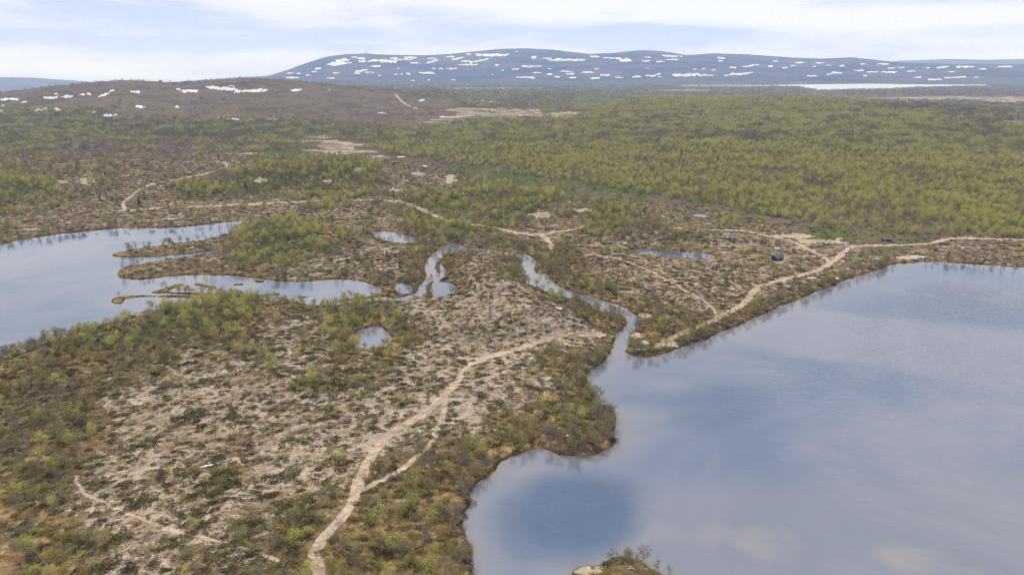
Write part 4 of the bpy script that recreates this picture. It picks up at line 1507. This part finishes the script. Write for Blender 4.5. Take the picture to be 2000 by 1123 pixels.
# ------------------------------------------------------------------ the 300 birches and 300 shrubs that show largest, one by one
def region(px, py):
    if py > 1070 and px > 1100:
        return "on the small island"
    if px > 1400 and py < 480:
        return "at the right wood's edge"
    if px > 1230 and py > 440:
        return "between track and right lake"
    if 1020 < px <= 1230 and py > 640:
        return "on the right lake's promontory"
    if px > 880 and py > 690:
        return "on the golden lake bank"
    if px > 700 and py > 690:
        return "beside the forking dirt track"
    if px > 650 and 590 < py <= 690:
        return "round the small oval pond"
    if px < 560 and py < 720:
        return "on the left lake's mound"
    if px < 200:
        return "in the left-edge scrub"
    if py > 900:
        return "on the lower-left heath"
    if py > 690:
        return "on the lichen heath"
    return "between the two lakes"


def hue(kind):
    return {'light': 'light green', 'olive': 'olive green', 'bare': 'leafless grey-brown'}[kind]


cand = []
for kd in ('light', 'olive', 'bare'):
    A = PLACED[kd]
    px, py = project(A[:, 0], A[:, 1], A[:, 2])
    vis = (px > 5) & (px < 1995) & (py < 1120)
    show = A[:, 3] * 5 / np.hypot(A[:, 0], A[:, 1]) * vis
    for i in np.argsort(-show)[:400]:
        cand.append((show[i], kd, i, px[i], py[i]))
cand.sort(reverse=True)
cand = cand[:300]
# hero trees always stand on their own
_hero = {(k, tuple(np.round(PLACED[k][-1 - j][:2], 2))) for k in ('light', 'olive', 'bare') for j in range(0)}
taken = {k: set() for k in PLACED}
parts = {}
for i, (w, c) in enumerate(BM):
    parts[('light', i)] = (w.mesh('trunk', [M_BARK]), c.mesh('crown', [M_LIGHT]))
    parts[('olive', i)] = (parts[('light', i)][0], c.mesh('crown', [M_OLIVE]))
for i, (w, c) in enumerate(BARE):
    parts[('bare', i)] = (w.mesh('trunk', [M_BARK]), c.mesh('crown', [M_TWIG]))
named = []
for n, (s_, kd, i, px, py) in enumerate(cand):
    taken[kd].add(i)
    X, Y, Z, s, t = PLACED[kd][i]
    root = bpy.data.objects.new('birch_tree', None)
    root.empty_display_size = .5
    COL.objects.link(root)
    root.location = (X, Y, Z)
    root.rotation_euler = (0, 0, t)
    root.scale = (s * random.uniform(.9, 1.1), s * random.uniform(.9, 1.1), s)
    size = "tall" if s > .82 else ("medium" if s > .62 else "small")
    tag(root, f"{size} {hue(kd)} birch {region(px, py)}", "birch tree", "birches of the near heath and shores")
    a, b = parts[(kd, n % (4 if kd == 'bare' else 5))]
    link('trunk', a, root)
    link('crown', b, root)
    named.append((root, px, py))
single_out(named)
named = []
shr_parts = {}
for i, (w, c) in enumerate(SHR):
    shr_parts[('shrub_o', i)] = (w.mesh('stem', [M_TWIG]), c.mesh('foliage', [M_OLIVE]))
    shr_parts[('shrub_l', i)] = (shr_parts[('shrub_o', i)][0], c.mesh('foliage', [M_LIGHT]))
    shr_parts[('shrub_b', i)] = (shr_parts[('shrub_o', i)][0], c.mesh('foliage', [M_TWIG]))
cand = []
for kd in ('shrub_o', 'shrub_b', 'shrub_l'):
    A = PLACED[kd]
    px, py = project(A[:, 0], A[:, 1], A[:, 2])
    vis = (px > 5) & (px < 1995) & (py < 1118)
    show = A[:, 3] / np.hypot(A[:, 0], A[:, 1]) * vis
    for i in np.argsort(-show)[:320]:
        cand.append((show[i], kd, i, px[i], py[i]))
cand.sort(reverse=True)
for n, (s_, kd, i, px, py) in enumerate(cand[:300]):
    taken[kd].add(i)
    X, Y, Z, s, t = PLACED[kd][i]
    root = bpy.data.objects.new('willow_shrub', None)
    root.empty_display_size = .3
    COL.objects.link(root)
    root.location = (X, Y, Z)
    root.rotation_euler = (0, 0, t)
    root.scale = (s, s, s)
    size = "large" if s > 1.05 else ("medium" if s > .85 else "small")
    hu = {'shrub_o': "olive leafy", 'shrub_b': "leafless brown", 'shrub_l': "bright green"}[kd]
    tag(root, f"{size} {hu} willow shrub {region(px, py)}", "shrub", "low shrubs of the near heath")
    a, b = shr_parts[(kd, n % 4)]
    link('stem', a, root)
    link('foliage', b, root)
    named.append((root, px, py))
single_out(named)


# ------------------------------------------------------------------ all other plants: one object per kind of growth
def gn_scatter(name, keys, kind='stuff'):
    P, I = [], []
    for k in keys:
        A = PLACED[k]
        keep = np.array([i not in taken[k] for i in range(len(A))], bool)
        A = A[keep]
        P.append(A)
        ids = np.array(PROTO[k])
        I.append(ids[RNG.integers(0, len(ids), len(A))])
    P, I = np.concatenate(P), np.concatenate(I)
    me = bpy.data.meshes.new(name)
    me.vertices.add(len(P))
    me.vertices.foreach_set('co', P[:, :3].astype(np.float32).ravel())
    for nm, arr, ty in (('size', P[:, 3], 'FLOAT'), ('turn', P[:, 4], 'FLOAT'), ('pick', I, 'INT')):
        at = me.attributes.new(nm, ty, 'POINT')
        at.data.foreach_set('value', arr.astype(np.float32 if ty == 'FLOAT' else np.int32))
    me.update()
    o = link(name, me)
    tag(o, kind=kind)
    ng = bpy.data.node_groups.new(name, 'GeometryNodeTree')
    ng.interface.new_socket('Geometry', in_out='INPUT', socket_type='NodeSocketGeometry')
    ng.interface.new_socket('Geometry', in_out='OUTPUT', socket_type='NodeSocketGeometry')
    gi, go = ng.nodes.new('NodeGroupInput'), ng.nodes.new('NodeGroupOutput')
    ip = ng.nodes.new('GeometryNodeInstanceOnPoints')
    ci = ng.nodes.new('GeometryNodeCollectionInfo')
    ci.inputs[0].default_value = proto_col
    ci.inputs[1].default_value = True
    ci.inputs[2].default_value = True

    def na(nm, ty):
        q = ng.nodes.new('GeometryNodeInputNamedAttribute')
        q.data_type = ty
        q.inputs[0].default_value = nm
        return next(s for s in q.outputs if s.enabled and s.name == 'Attribute')
    cb = ng.nodes.new('ShaderNodeCombineXYZ')
    er = ng.nodes.new('FunctionNodeEulerToRotation')
    L = ng.links.new
    L(na('turn', 'FLOAT'), cb.inputs[2])
    L(cb.outputs[0], er.inputs[0])
    L(gi.outputs[0], ip.inputs['Points'])
    L(ci.outputs[0], ip.inputs['Instance'])
    ip.inputs['Pick Instance'].default_value = True
    L(na('pick', 'INT'), ip.inputs['Instance Index'])
    L(er.outputs[0], ip.inputs['Rotation'])
    L(na('size', 'FLOAT'), ip.inputs['Scale'])
    L(ip.outputs[0], go.inputs[0])
    md = o.modifiers.new('scatter', 'NODES')
    md.node_group = ng
    print(name, len(P))
    return o


gn_scatter('birch_forest', ['light', 'olive', 'bare', 'grove_l', 'grove_o', 'grove_b'])['label'] = "open birch woods spreading over the hills and between the lakes"
gn_scatter('willow_scrub', ['shrub_o', 'shrub_b', 'shrub_l'])['label'] = "low willow scrub between the birches"
gn_scatter('heath_cushions', ['mat_d', 'mat_g'])['label'] = "dark dwarf birch and crowberry mats dotting the pale lichen ground"
gn_scatter('dry_grass', ['tuft'])['label'] = "golden dry grass along the banks"

# dark conifers that stand out singly
spr_parts = [(w.mesh('trunk', [M_BARK]), c.mesh('crown', [M_SPRUCE])) for (w, c) in SPR]
CON = [(1733, 298, 1.0), (1331, 306, 1.1), (1034, 266, .8), (1130, 229, .9), (1093, 232, .8), (1232, 180, .9), (1200, 192, .9), (1535, 184, 1.1), (1571, 188, .8),
       (1290, 201, .8), (1279, 227, .8), (675, 316, 1.0), (427, 310, .9), (206, 346, .9), (228, 328, .8), (481, 369, 1.0), (272, 398, 1.0), (1410, 287, .9),
       (1920, 197, .9), (1829, 215, .8), (1830, 212, .8), (1402, 318, 1.0), (973, 262, .7), (163, 288, .9), (100, 233, 1.0), (756, 498, .5), (688, 205, .9), (195, 390, .6), (1720, 193, .7)]
con_named = []
for n, (a, b, s) in enumerate(CON):
    X, Y, Z = foot(a, b + 3)
    root = bpy.data.objects.new('conifer_tree', None)
    COL.objects.link(root)
    root.location = (X, Y, Z - .1)
    root.scale = (s, s, s * random.uniform(.9, 1.15))
    root.rotation_euler = (0, 0, n * 1.3)
    con_named.append((root, a, b))
    where = "on the right-hand wooded hill" if a > 1000 and b > 205 else ("on the skyline of the right-hand wood" if a > 1000 else ("among the ridges left of the mire" if b > 300 else "on the slope of the left fell"))
    tag(root, f"dark conifer {where}", "conifer", "dark conifers among the birches")
    p, q = spr_parts[n % 2]
    link('trunk', p, root)
    link('crown', q, root)


# ------------------------------------------------------------------ built things
def box(s, c, d, yaw=0.0, mi=0, shade=1):
    cx, cy, cz = c
    hx, hy, hz = d[0] / 2, d[1] / 2, d[2] / 2
    k = len(s.v)
    for sx in (-1, 1):
        for sy in (-1, 1):
            for sz in (-1, 1):
                x, y = sx * hx, sy * hy
                s.v.append(np.array([cx + x * math.cos(yaw) - y * math.sin(yaw), cy + x * math.sin(yaw) + y * math.cos(yaw), cz + sz * hz]))
                s.a.append(shade)
    for f in ((0, 1, 3, 2), (4, 6, 7, 5), (0, 4, 5, 1), (2, 3, 7, 6), (0, 2, 6, 4), (1, 5, 7, 3)):
        s.f.append(tuple(k + i for i in f))
        s.mi.append(mi)


def part(name, s, m, root):
    return link(name, s.mesh(name, [m]), root)


def empty(name, loc, rz, label, cat, group=None, scale=1.0):
    o = bpy.data.objects.new(name, None)
    COL.objects.link(o)
    o.location = loc
    o.rotation_euler = (0, 0, rz)
    o.scale = (scale,) * 3
    return tag(o, label, cat, group)


M_BLACK = simple("black_tarred_boards", (.018, .020, .026), .6)
M_ROOFD = simple("dark_roofing", (.035, .040, .055), .5)
M_GREYW = simple("weathered_grey_wood", (.30, .32, .37), .7)
M_BLUE = simple("pale_blue_paint", (.30, .36, .48), .5)
M_WHITE = simple("white_paint", (.80, .80, .82), .35)
M_GLASS = simple("dark_glass", (.02, .025, .03), .1)
M_TURQ = simple("turquoise_paint", (.20, .55, .55), .4)
M_INSIDE = simple("boat_inside", (.42, .46, .50), .6)
M_ALU = simple("aluminium_hull", (.55, .62, .72), .3, .3)
M_TYRE = simple("tyre_rubber", (.02, .02, .02), .8)
M_STONE = simple("pale_stone", (.55, .53, .50), .8)
M_LOG = simple("bleached_wood", (.72, .68, .62), .7)
M_STEEL = simple("mast_steel", (.35, .36, .38), .4, .4)
M_RED = simple("red_lamp", (.4, .05, .03), .3)


def hut(px, py, L, Wd, wall_h, rise, yaw, wm, rm, label, door=True, window=True):
    X, Y, Z = foot(px, py)
    o = empty('hut', (X, Y, Z - .1), yaw, label, 'hut')
    for (nm, c, d) in (('wall', (0, -Wd / 2 + .06, wall_h / 2), (L, .12, wall_h)), ('wall', (0, Wd / 2 - .06, wall_h / 2), (L, .12, wall_h))):
        s = Soup()
        box(s, c, d)
        part(nm, s, wm, o)
    for sx in (-1, 1):
        s = Soup()
        x0, x1 = sx * (L / 2 - .06) - .055, sx * (L / 2 - .06) + .055
        hw = Wd / 2 - .125
        k = 0
        for x in (x0, x1):
            s.v += [np.array([x, -hw, 0]), np.array([x, hw, 0]), np.array([x, hw, wall_h]), np.array([x, 0, wall_h + rise * hw / (Wd / 2)]), np.array([x, -hw, wall_h])]
        s.a = [1] * 10
        s.f = [(0, 1, 2, 3, 4), (9, 8, 7, 6, 5), (0, 5, 6, 1), (1, 6, 7, 2), (2, 7, 8, 3), (3, 8, 9, 4), (4, 9, 5, 0)]
        s.mi = [0] * 7
        part('gable', s, wm, o)
    for sy in (-1, 1):
        s = Soup()
        e = .35
        ov = .4
        y0, z0 = 0, wall_h + rise + .06
        sl = rise / (Wd / 2)
        y1, z1 = sy * (Wd / 2 + e), wall_h + .06 - e * sl
        for x in (-L / 2 - ov, L / 2 + ov):
            s.v += [np.array([x, y0, z0]), np.array([x, y1, z1]), np.array([x, y1, z1 + .1]), np.array([x, y0, z0 + .1])]
        s.a = [1] * 8
        s.f = [(0, 1, 2, 3), (7, 6, 5, 4), (0, 4, 5, 1), (1, 5, 6, 2), (2, 6, 7, 3), (3, 7, 4, 0)]
        s.mi = [0] * 6
        part('roof_panel', s, rm, o)
    if door:
        s = Soup()
        box(s, (-L * .22, -Wd / 2 - .025, .95), (.8, .05, 1.8))
        d = part('door', s, M_GREYW, o)
        s = Soup()
        box(s, (-L * .22 + .3, -Wd / 2 - .07, .95), (.06, .04, .18))
        part('handle', s, M_STEEL, d)
    if window:
        s = Soup()
        box(s, (L * .2, -Wd / 2 - .02, 1.35), (.9, .04, .7))
        w = part('window_frame', s, M_WHITE, o)
        s = Soup()
        box(s, (L * .2, -Wd / 2 - .05, 1.35), (.76, .02, .56))
        part('pane', s, M_GLASS, w)
    return o


h = hut(1518, 508, 5.0, 4.0, 2.0, 1.1, .35, M_BLACK, M_ROOFD, "black gabled hut on the heath left of the track fork")
s = Soup()
box(s, (1.2, .8, 3.1), (.35, .35, 1.1))
part('chimney', s, M_STONE, h)
s = Soup()
box(s, (-.9, -2.6, .12), (2.4, 1.0, .18))
part('porch', s, M_GREYW, h)
hut(1516, 490, 3.0, 2.2, 1.6, .6, .35, M_BLUE, M_GREYW, "small pale grey-blue shed just behind the black hut", True, False)
hut(1430, 471, 3.6, 2.6, 1.7, .8, .1, M_BLACK, M_ROOFD, "small dark shed among birches near the upper track", True, False)
hut(1731, 471, 5.0, 3.0, 1.5, .6, -.15, M_BLACK, M_ROOFD, "low dark shelter half hidden in birches right of the parked van", True, False)


def boat(px, py, L, yaw, label, hull_m, upturned=False, wide=1.5):
    X, Y, Z = foot(px, py)
    o = empty('rowing_boat', (X, Y, Z + (.05 if not upturned else .02)), yaw, label, 'boat', 'rowing boats drawn up on the shores')
    N = 14

    def prof(i, inset=0.0):
        t = i / (N - 1)
        w = wide / 2 * (math.sin(math.pi * min(1, .10 + t * .90)) ** .65) * (1 if t < .93 else .75) - inset
        w = max(w, .03)
        sheer = .52 + .22 * (t - .35) ** 2 * 2
        return -L / 2 + t * L, w, sheer
    out, ins = Soup(), Soup()

    def shell(s, inset, zoff, flip):
        ring = []
        for i in range(N):
            x, w, sh = prof(i, inset)
            k0 = [(x, -w, sh), (x, -w * .86, sh * .5), (x, -w * .45, .08 + zoff), (x, 0, .0 + zoff), (x, w * .45, .08 + zoff), (x, w * .86, sh * .5), (x, w, sh)]
            ring.append([np.array(p) for p in k0])
        for rg in ring:
            s.v += rg
            s.a += [1] * 7
        for i in range(N - 1):
            for j in range(6):
                a = i * 7 + j
                f = (a, a + 1, a + 8, a + 7)
                s.f.append(f[::-1] if flip else f)
                s.mi.append(0)
        for e in (0, N - 1):
            b = e * 7
            f = tuple(b + j for j in range(7))
            s.f.append(f)
            s.mi.append(0)
    shell(out, 0, 0, True)
    shell(ins, .05, .06, False)
    parts_ = [part('hull', out, hull_m, o), part('inner_hull', ins, M_INSIDE, o)]
    s = Soup()
    for i in range(N - 1):
        for sy in (-1, 1):
            a, b = prof(i), prof(i + 1)
            s.tube((a[0], sy * a[1], a[2]), (b[0], sy * b[1], b[2]), .035, .035, 1, 0, 4)
    parts_.append(part('gunwale', s, M_WHITE, o))
    for t in (.3, .55, .78):
        s = Soup()
        x, w, sh = prof(int(t * (N - 1)))
        box(s, (x, 0, sh * .62), (.26, 2 * w * .84, .04))
        parts_.append(part('thwart', s, M_GREYW, o))
    if upturned:
        for p in parts_:
            p.rotation_euler = (math.pi, 0, 0)
            p.location = (0, 0, .62)
        s = Soup()
        box(s, (0, 0, .64), (L * .8, .06, .06))
        part('keel', s, M_GREYW, o)
    return o


boat(1252, 684, 4.8, -.05, "turquoise rowing boat lying on the tip of the spit by the stream mouth", M_TURQ, True)
boat(1783, 507, 3.6, -.25, "white rowing boat nosing off the bank, lowest of the three moored together", M_WHITE)
boat(1789, 502, 5.2, -.45, "grey aluminium boat, middle of the three drawn up at the right lake", M_ALU, True)
boat(1801, 503, 5.4, -.45, "pale aluminium boat, rightmost of the three drawn up at the right lake", M_ALU, True)
boat(1585, 544, 5.2, -.02, "white upturned rowing boat beside the bend of the shore track", M_WHITE, True, 1.4)
boat(1652, 476, 4.2, .0, "pale grey boat lying on the grass above the parked van", M_INSIDE, True, 1.3)


# parked van, seen from behind at the top of the shore track
def van(px, py, yaw):
    X, Y, Z = foot(px, py)
    o = empty('parked_van', (X, Y, Z), yaw, "small white van parked on the track junction above the right lake", 'van')
    body = Soup()
    prof = [(-2.2, .35), (-2.25, 1.15), (-2.05, 1.85), (-.2, 1.95), (.75, 1.90), (1.45, 1.15), (2.15, .98), (2.25, .55), (2.2, .35)]
    wd = [.84, .86, .74, .74, .74, .82, .80, .82, .82]
    for sgn in (-1, 1):
        for (x, z), w in zip(prof, wd):
            body.v.append(np.array([x, sgn * w, z]))
            body.a.append(1)
    n = len(prof)
    body.f = [tuple(range(n)), tuple(range(2 * n - 1, n - 1, -1))] + [(i, i + n, (i + 1) % n + n, (i + 1) % n) for i in range(n)]
    body.mi = [0] * len(body.f)
    part('body', body, M_WHITE, o)
    s = Soup()
    box(s, (-2.20, 0, 1.45), (.06, 1.35, .5))
    part('rear_window', s, M_GLASS, o)
    s = Soup()
    s.v = [np.array(p) for p in ((.86, -.66, 1.83), (.86, .66, 1.83), (1.46, .72, 1.22), (1.46, -.72, 1.22))]
    s.a = [1] * 4
    s.f = [(0, 3, 2, 1)]
    s.mi = [0]
    part('windscreen', s, M_GLASS, o)
    for sy in (-1, 1):
        s = Soup()
        box(s, (-.6, sy * .80, 1.5), (2.2, .05, .42))
        part('side_window', s, M_GLASS, o)
        s = Soup()
        box(s, (-2.26, sy * .72, .95), (.05, .14, .3))
        part('tail_light', s, M_RED, o)
        s = Soup()
        box(s, (2.22, sy * .62, .72), (.06, .26, .16))
        part('headlight', s, M_STEEL, o)
        for x in (-1.4, 1.4):
            s = Soup()
            s.tube((x, sy * .68, .33), (x, sy * .88, .33), .33, .33, 1, 0, 16)
            s.f.append(tuple(range(1, 32, 2)))
            s.f.append(tuple(range(30, -1, -2)))
            s.mi += [0, 0]
            w_ = part('wheel', s, M_TYRE, o)
            s = Soup()
            s.tube((x, sy * .70, .33), (x, sy * .90, .33), .18, .18, 1, 0, 12)
            s.f.append(tuple(range(1, 24, 2)))
            s.mi.append(0)
            part('rim', s, M_STEEL, w_)
    for x in (-2.28, 2.28):
        s = Soup()
        box(s, (x, 0, .45), (.12, 1.6, .2))
        part('bumper', s, M_TYRE, o)
    return o


van(1654, 493, math.pi * .5 - .5 + math.pi)


def stone(px, py, r, label, mtl=M_STONE, flat=.6, cat='stone', name='boulder'):
    X, Y, Z = foot(px, py)
    rng = np.random.default_rng(int(px * 7 + py))
    import bmesh
    b = bmesh.new()
    bmesh.ops.create_icosphere(b, subdivisions=2, radius=1)
    for v in b.verts:
        k = 1 + .22 * math.sin(v.co.x * 3 + px) * math.cos(v.co.y * 4 + py) + rng.normal() * .06
        v.co = Vector((v.co.x * r * k * 1.2, v.co.y * r * k * .9, v.co.z * r * k * flat))
    me = bpy.data.meshes.new(name)
    b.to_mesh(me)
    b.free()
    me.materials.append(mtl)
    o = link(name, me)
    o.location = (X, Y, Z + r * flat * .35)
    tag(o, label, cat)


stone(1101, 492, 1.0, "white boulder in the scrub right of the track's dead end")
stone(953, 492, .8, "pale stone at the water's edge where the stream narrows")
stone(1700, 502, .6, "small white stone on the brown heath right of the van")
stone(1010, 870, .35, "small white stone on the golden bank above the bay")
stone(920, 1100, .4, "white stone at the foot of the bank in the lower lake corner")
stone(1646, 511, .5, "pale stone right of the track fork near the shore")
stone(1635, 545, .8, "tan sandy boulder on the bank below the track fork", M_LOG)
stone(1150, 1109, .3, "pale greenish stone in the shallows beside the small island")


def snow_blob(px, py, L, Wd, yaw, label):
    X, Y, Z = foot(px, py)
    import bmesh
    rng = np.random.default_rng(int(px))
    b = bmesh.new()
    bmesh.ops.create_uvsphere(b, u_segments=28, v_segments=10, radius=1)
    for v in b.verts:
        a = math.atan2(v.co.y, v.co.x)
        k = 1 + .22 * math.sin(2 * a + px) + .16 * math.sin(5 * a + py) + .07 * math.sin(9 * a)
        v.co = Vector((v.co.x * L / 2 * k, v.co.y * Wd / 2 * k, v.co.z * .16))
    me = bpy.data.meshes.new('snow_patch')
    b.to_mesh(me)
    b.free()
    me.materials.append(M_SNOW)
    for p in me.polygons:
        p.use_smooth = True
    o = link('snow_patch', me)
    o.location = (X, Y, Z + .08)
    o.rotation_euler = (0, 0, yaw)
    tag(o, label, "snow patch", "last snow lying between the lakes")


snow_blob(404, 910, 2.7, .9, .5, "small bright snow remnant between dark shrubs on the pale lower-left heath")
snow_blob(430, 489, 7.5, 5.0, .5, "snow remnant at the head of the narrow inlet of the left lake")
snow_blob(1090, 602, 4.2, 1.6, -.7, "thin snow streak on the slope above the stream")
snow_blob(164, 314, 9, 6, .1, "snow spot among brown hummocks at the far left")
snow_blob(832, 325, 8, 8, -.3, "snow spot at the lower edge of the right-hand wood")
snow_blob(744, 305, 7, 6, 0, "snow spot beside the pale mire")
snow_blob(335, 428, 5, 4, 0, "tiny snow spot on the brown bank above the left lake")

# bleached birch logs on the small island
for n, (a, b, L, yw, lab) in enumerate([(1233, 1108, 1.1, .2, "bleached log lying across on the small island, nearest its top"),
                                        (1239, 1100, 1.0, 1.3, "short upright-leaning white branch at the top of the small island"),
                                        (1236, 1113, 1.1, -.7, "bleached log slanting down on the middle of the small island"),
                                        (1230, 1112, .9, .1, "short bleached log left in the pile on the small island"),
                                        (1261, 1113, .9, -.8, "single white branch on the right side of the small island")]):
    X, Y, Z = foot(a, b)
    s = Soup()
    s.tube((-L / 2, 0, 0), (0, .05, .05), .09, .08, 1, 0, 7)
    s.tube((0, .05, .05), (L / 2, 0, .02), .08, .06, 1, 0, 7)
    s.tube((0, .05, .05), (.25, .3, .15), .045, .02, 1, 0, 5)
    o = link('log', s.mesh('log', [M_LOG]))
    o.location = (X, Y, Z + .3)
    o.rotation_euler = (0, -.5 if n == 1 else .05, yw)
    tag(o, lab, "log", "bleached logs on the small island")

# transmitter mast on the distant fell
r_ = 11000.0
a_ = azx(714, 107)
X, Y = r_ * math.sin(a_), r_ * math.cos(a_)
Z = float(grid_sample(np.array([X]), np.array([Y]), GZ)[0])
o = empty('transmitter_mast', (X, Y, Z - 1), 0, "thin lattice transmitter mast on the left dome of the distant blue fell", "mast")
s = Soup()
Hm, bw = 112.0, 2.4
for i in range(3):
    t = 2 * math.pi * i / 3
    s.tube((bw * math.cos(t), bw * math.sin(t), 0), (bw * math.cos(t), bw * math.sin(t), Hm), .55, .45, 1, 0, 4)
part('leg_frame', s, M_STEEL, o)
s = Soup()
for k in range(28):
    for i in range(3):
        t, u = 2 * math.pi * i / 3, 2 * math.pi * (i + 1) / 3
        z0 = Hm / 28 * k
        s.tube((bw * math.cos(t), bw * math.sin(t), z0), (bw * math.cos(u), bw * math.sin(u), z0 + Hm / 28), .25, .25, 1, 0, 3)
part('bracing', s, M_STEEL, o)
s = Soup()
s.tube((0, 0, Hm), (0, 0, Hm + 18), .6, .3, 1, 0, 6)
part('antenna', s, M_STEEL, o)
for i in range(3):
    s = Soup()
    t = 2 * math.pi * i / 3 + .4
    s.tube((0, 0, Hm * .8), (60 * math.cos(t), 60 * math.sin(t), 0), .15, .15, 1, 0, 3)
    part('guy_wire', s, M_STEEL, o)
o = empty('mast_building', (X + 26, Y - 30, Z - 1), .2, "small square transmitter building at the foot of the distant mast", "building")
s = Soup()
box(s, (0, 0, 5), (26, 16, 10))
part('wall', s, M_GREYW, o)
s = Soup()
box(s, (0, 0, 10.8), (27.5, 17.5, 1.2))
part('roof', s, M_ROOFD, o)

single_out(snow_named)
single_out(con_named)
# ------------------------------------------------------------------ haze: one closed box of even thin air
s = Soup()
zlo, zhi = float(GZ.min()) - 3, 590.0
box(s, (0, 0, (zlo + zhi) / 2), (44000, 44000, zhi - zlo))
m, g = mat("thin_air")
v = g.add('ShaderNodeVolumePrincipled', {'Color': (.34, .50, 1.0), 'Absorption Color': (1, 1, 1), 'Density': 8.5e-5, 'Anisotropy': 0.0})
out = g.add('ShaderNodeOutputMaterial')
m.node_tree.links.new(v.outputs[0], out.inputs['Volume'])
o = link('haze', s.mesh('haze', [m]))
tag(o, kind='stuff')
print("rows", NR, "verts", NR * NCA, "zmin", GZ.min(), "zmax", GZ.max())
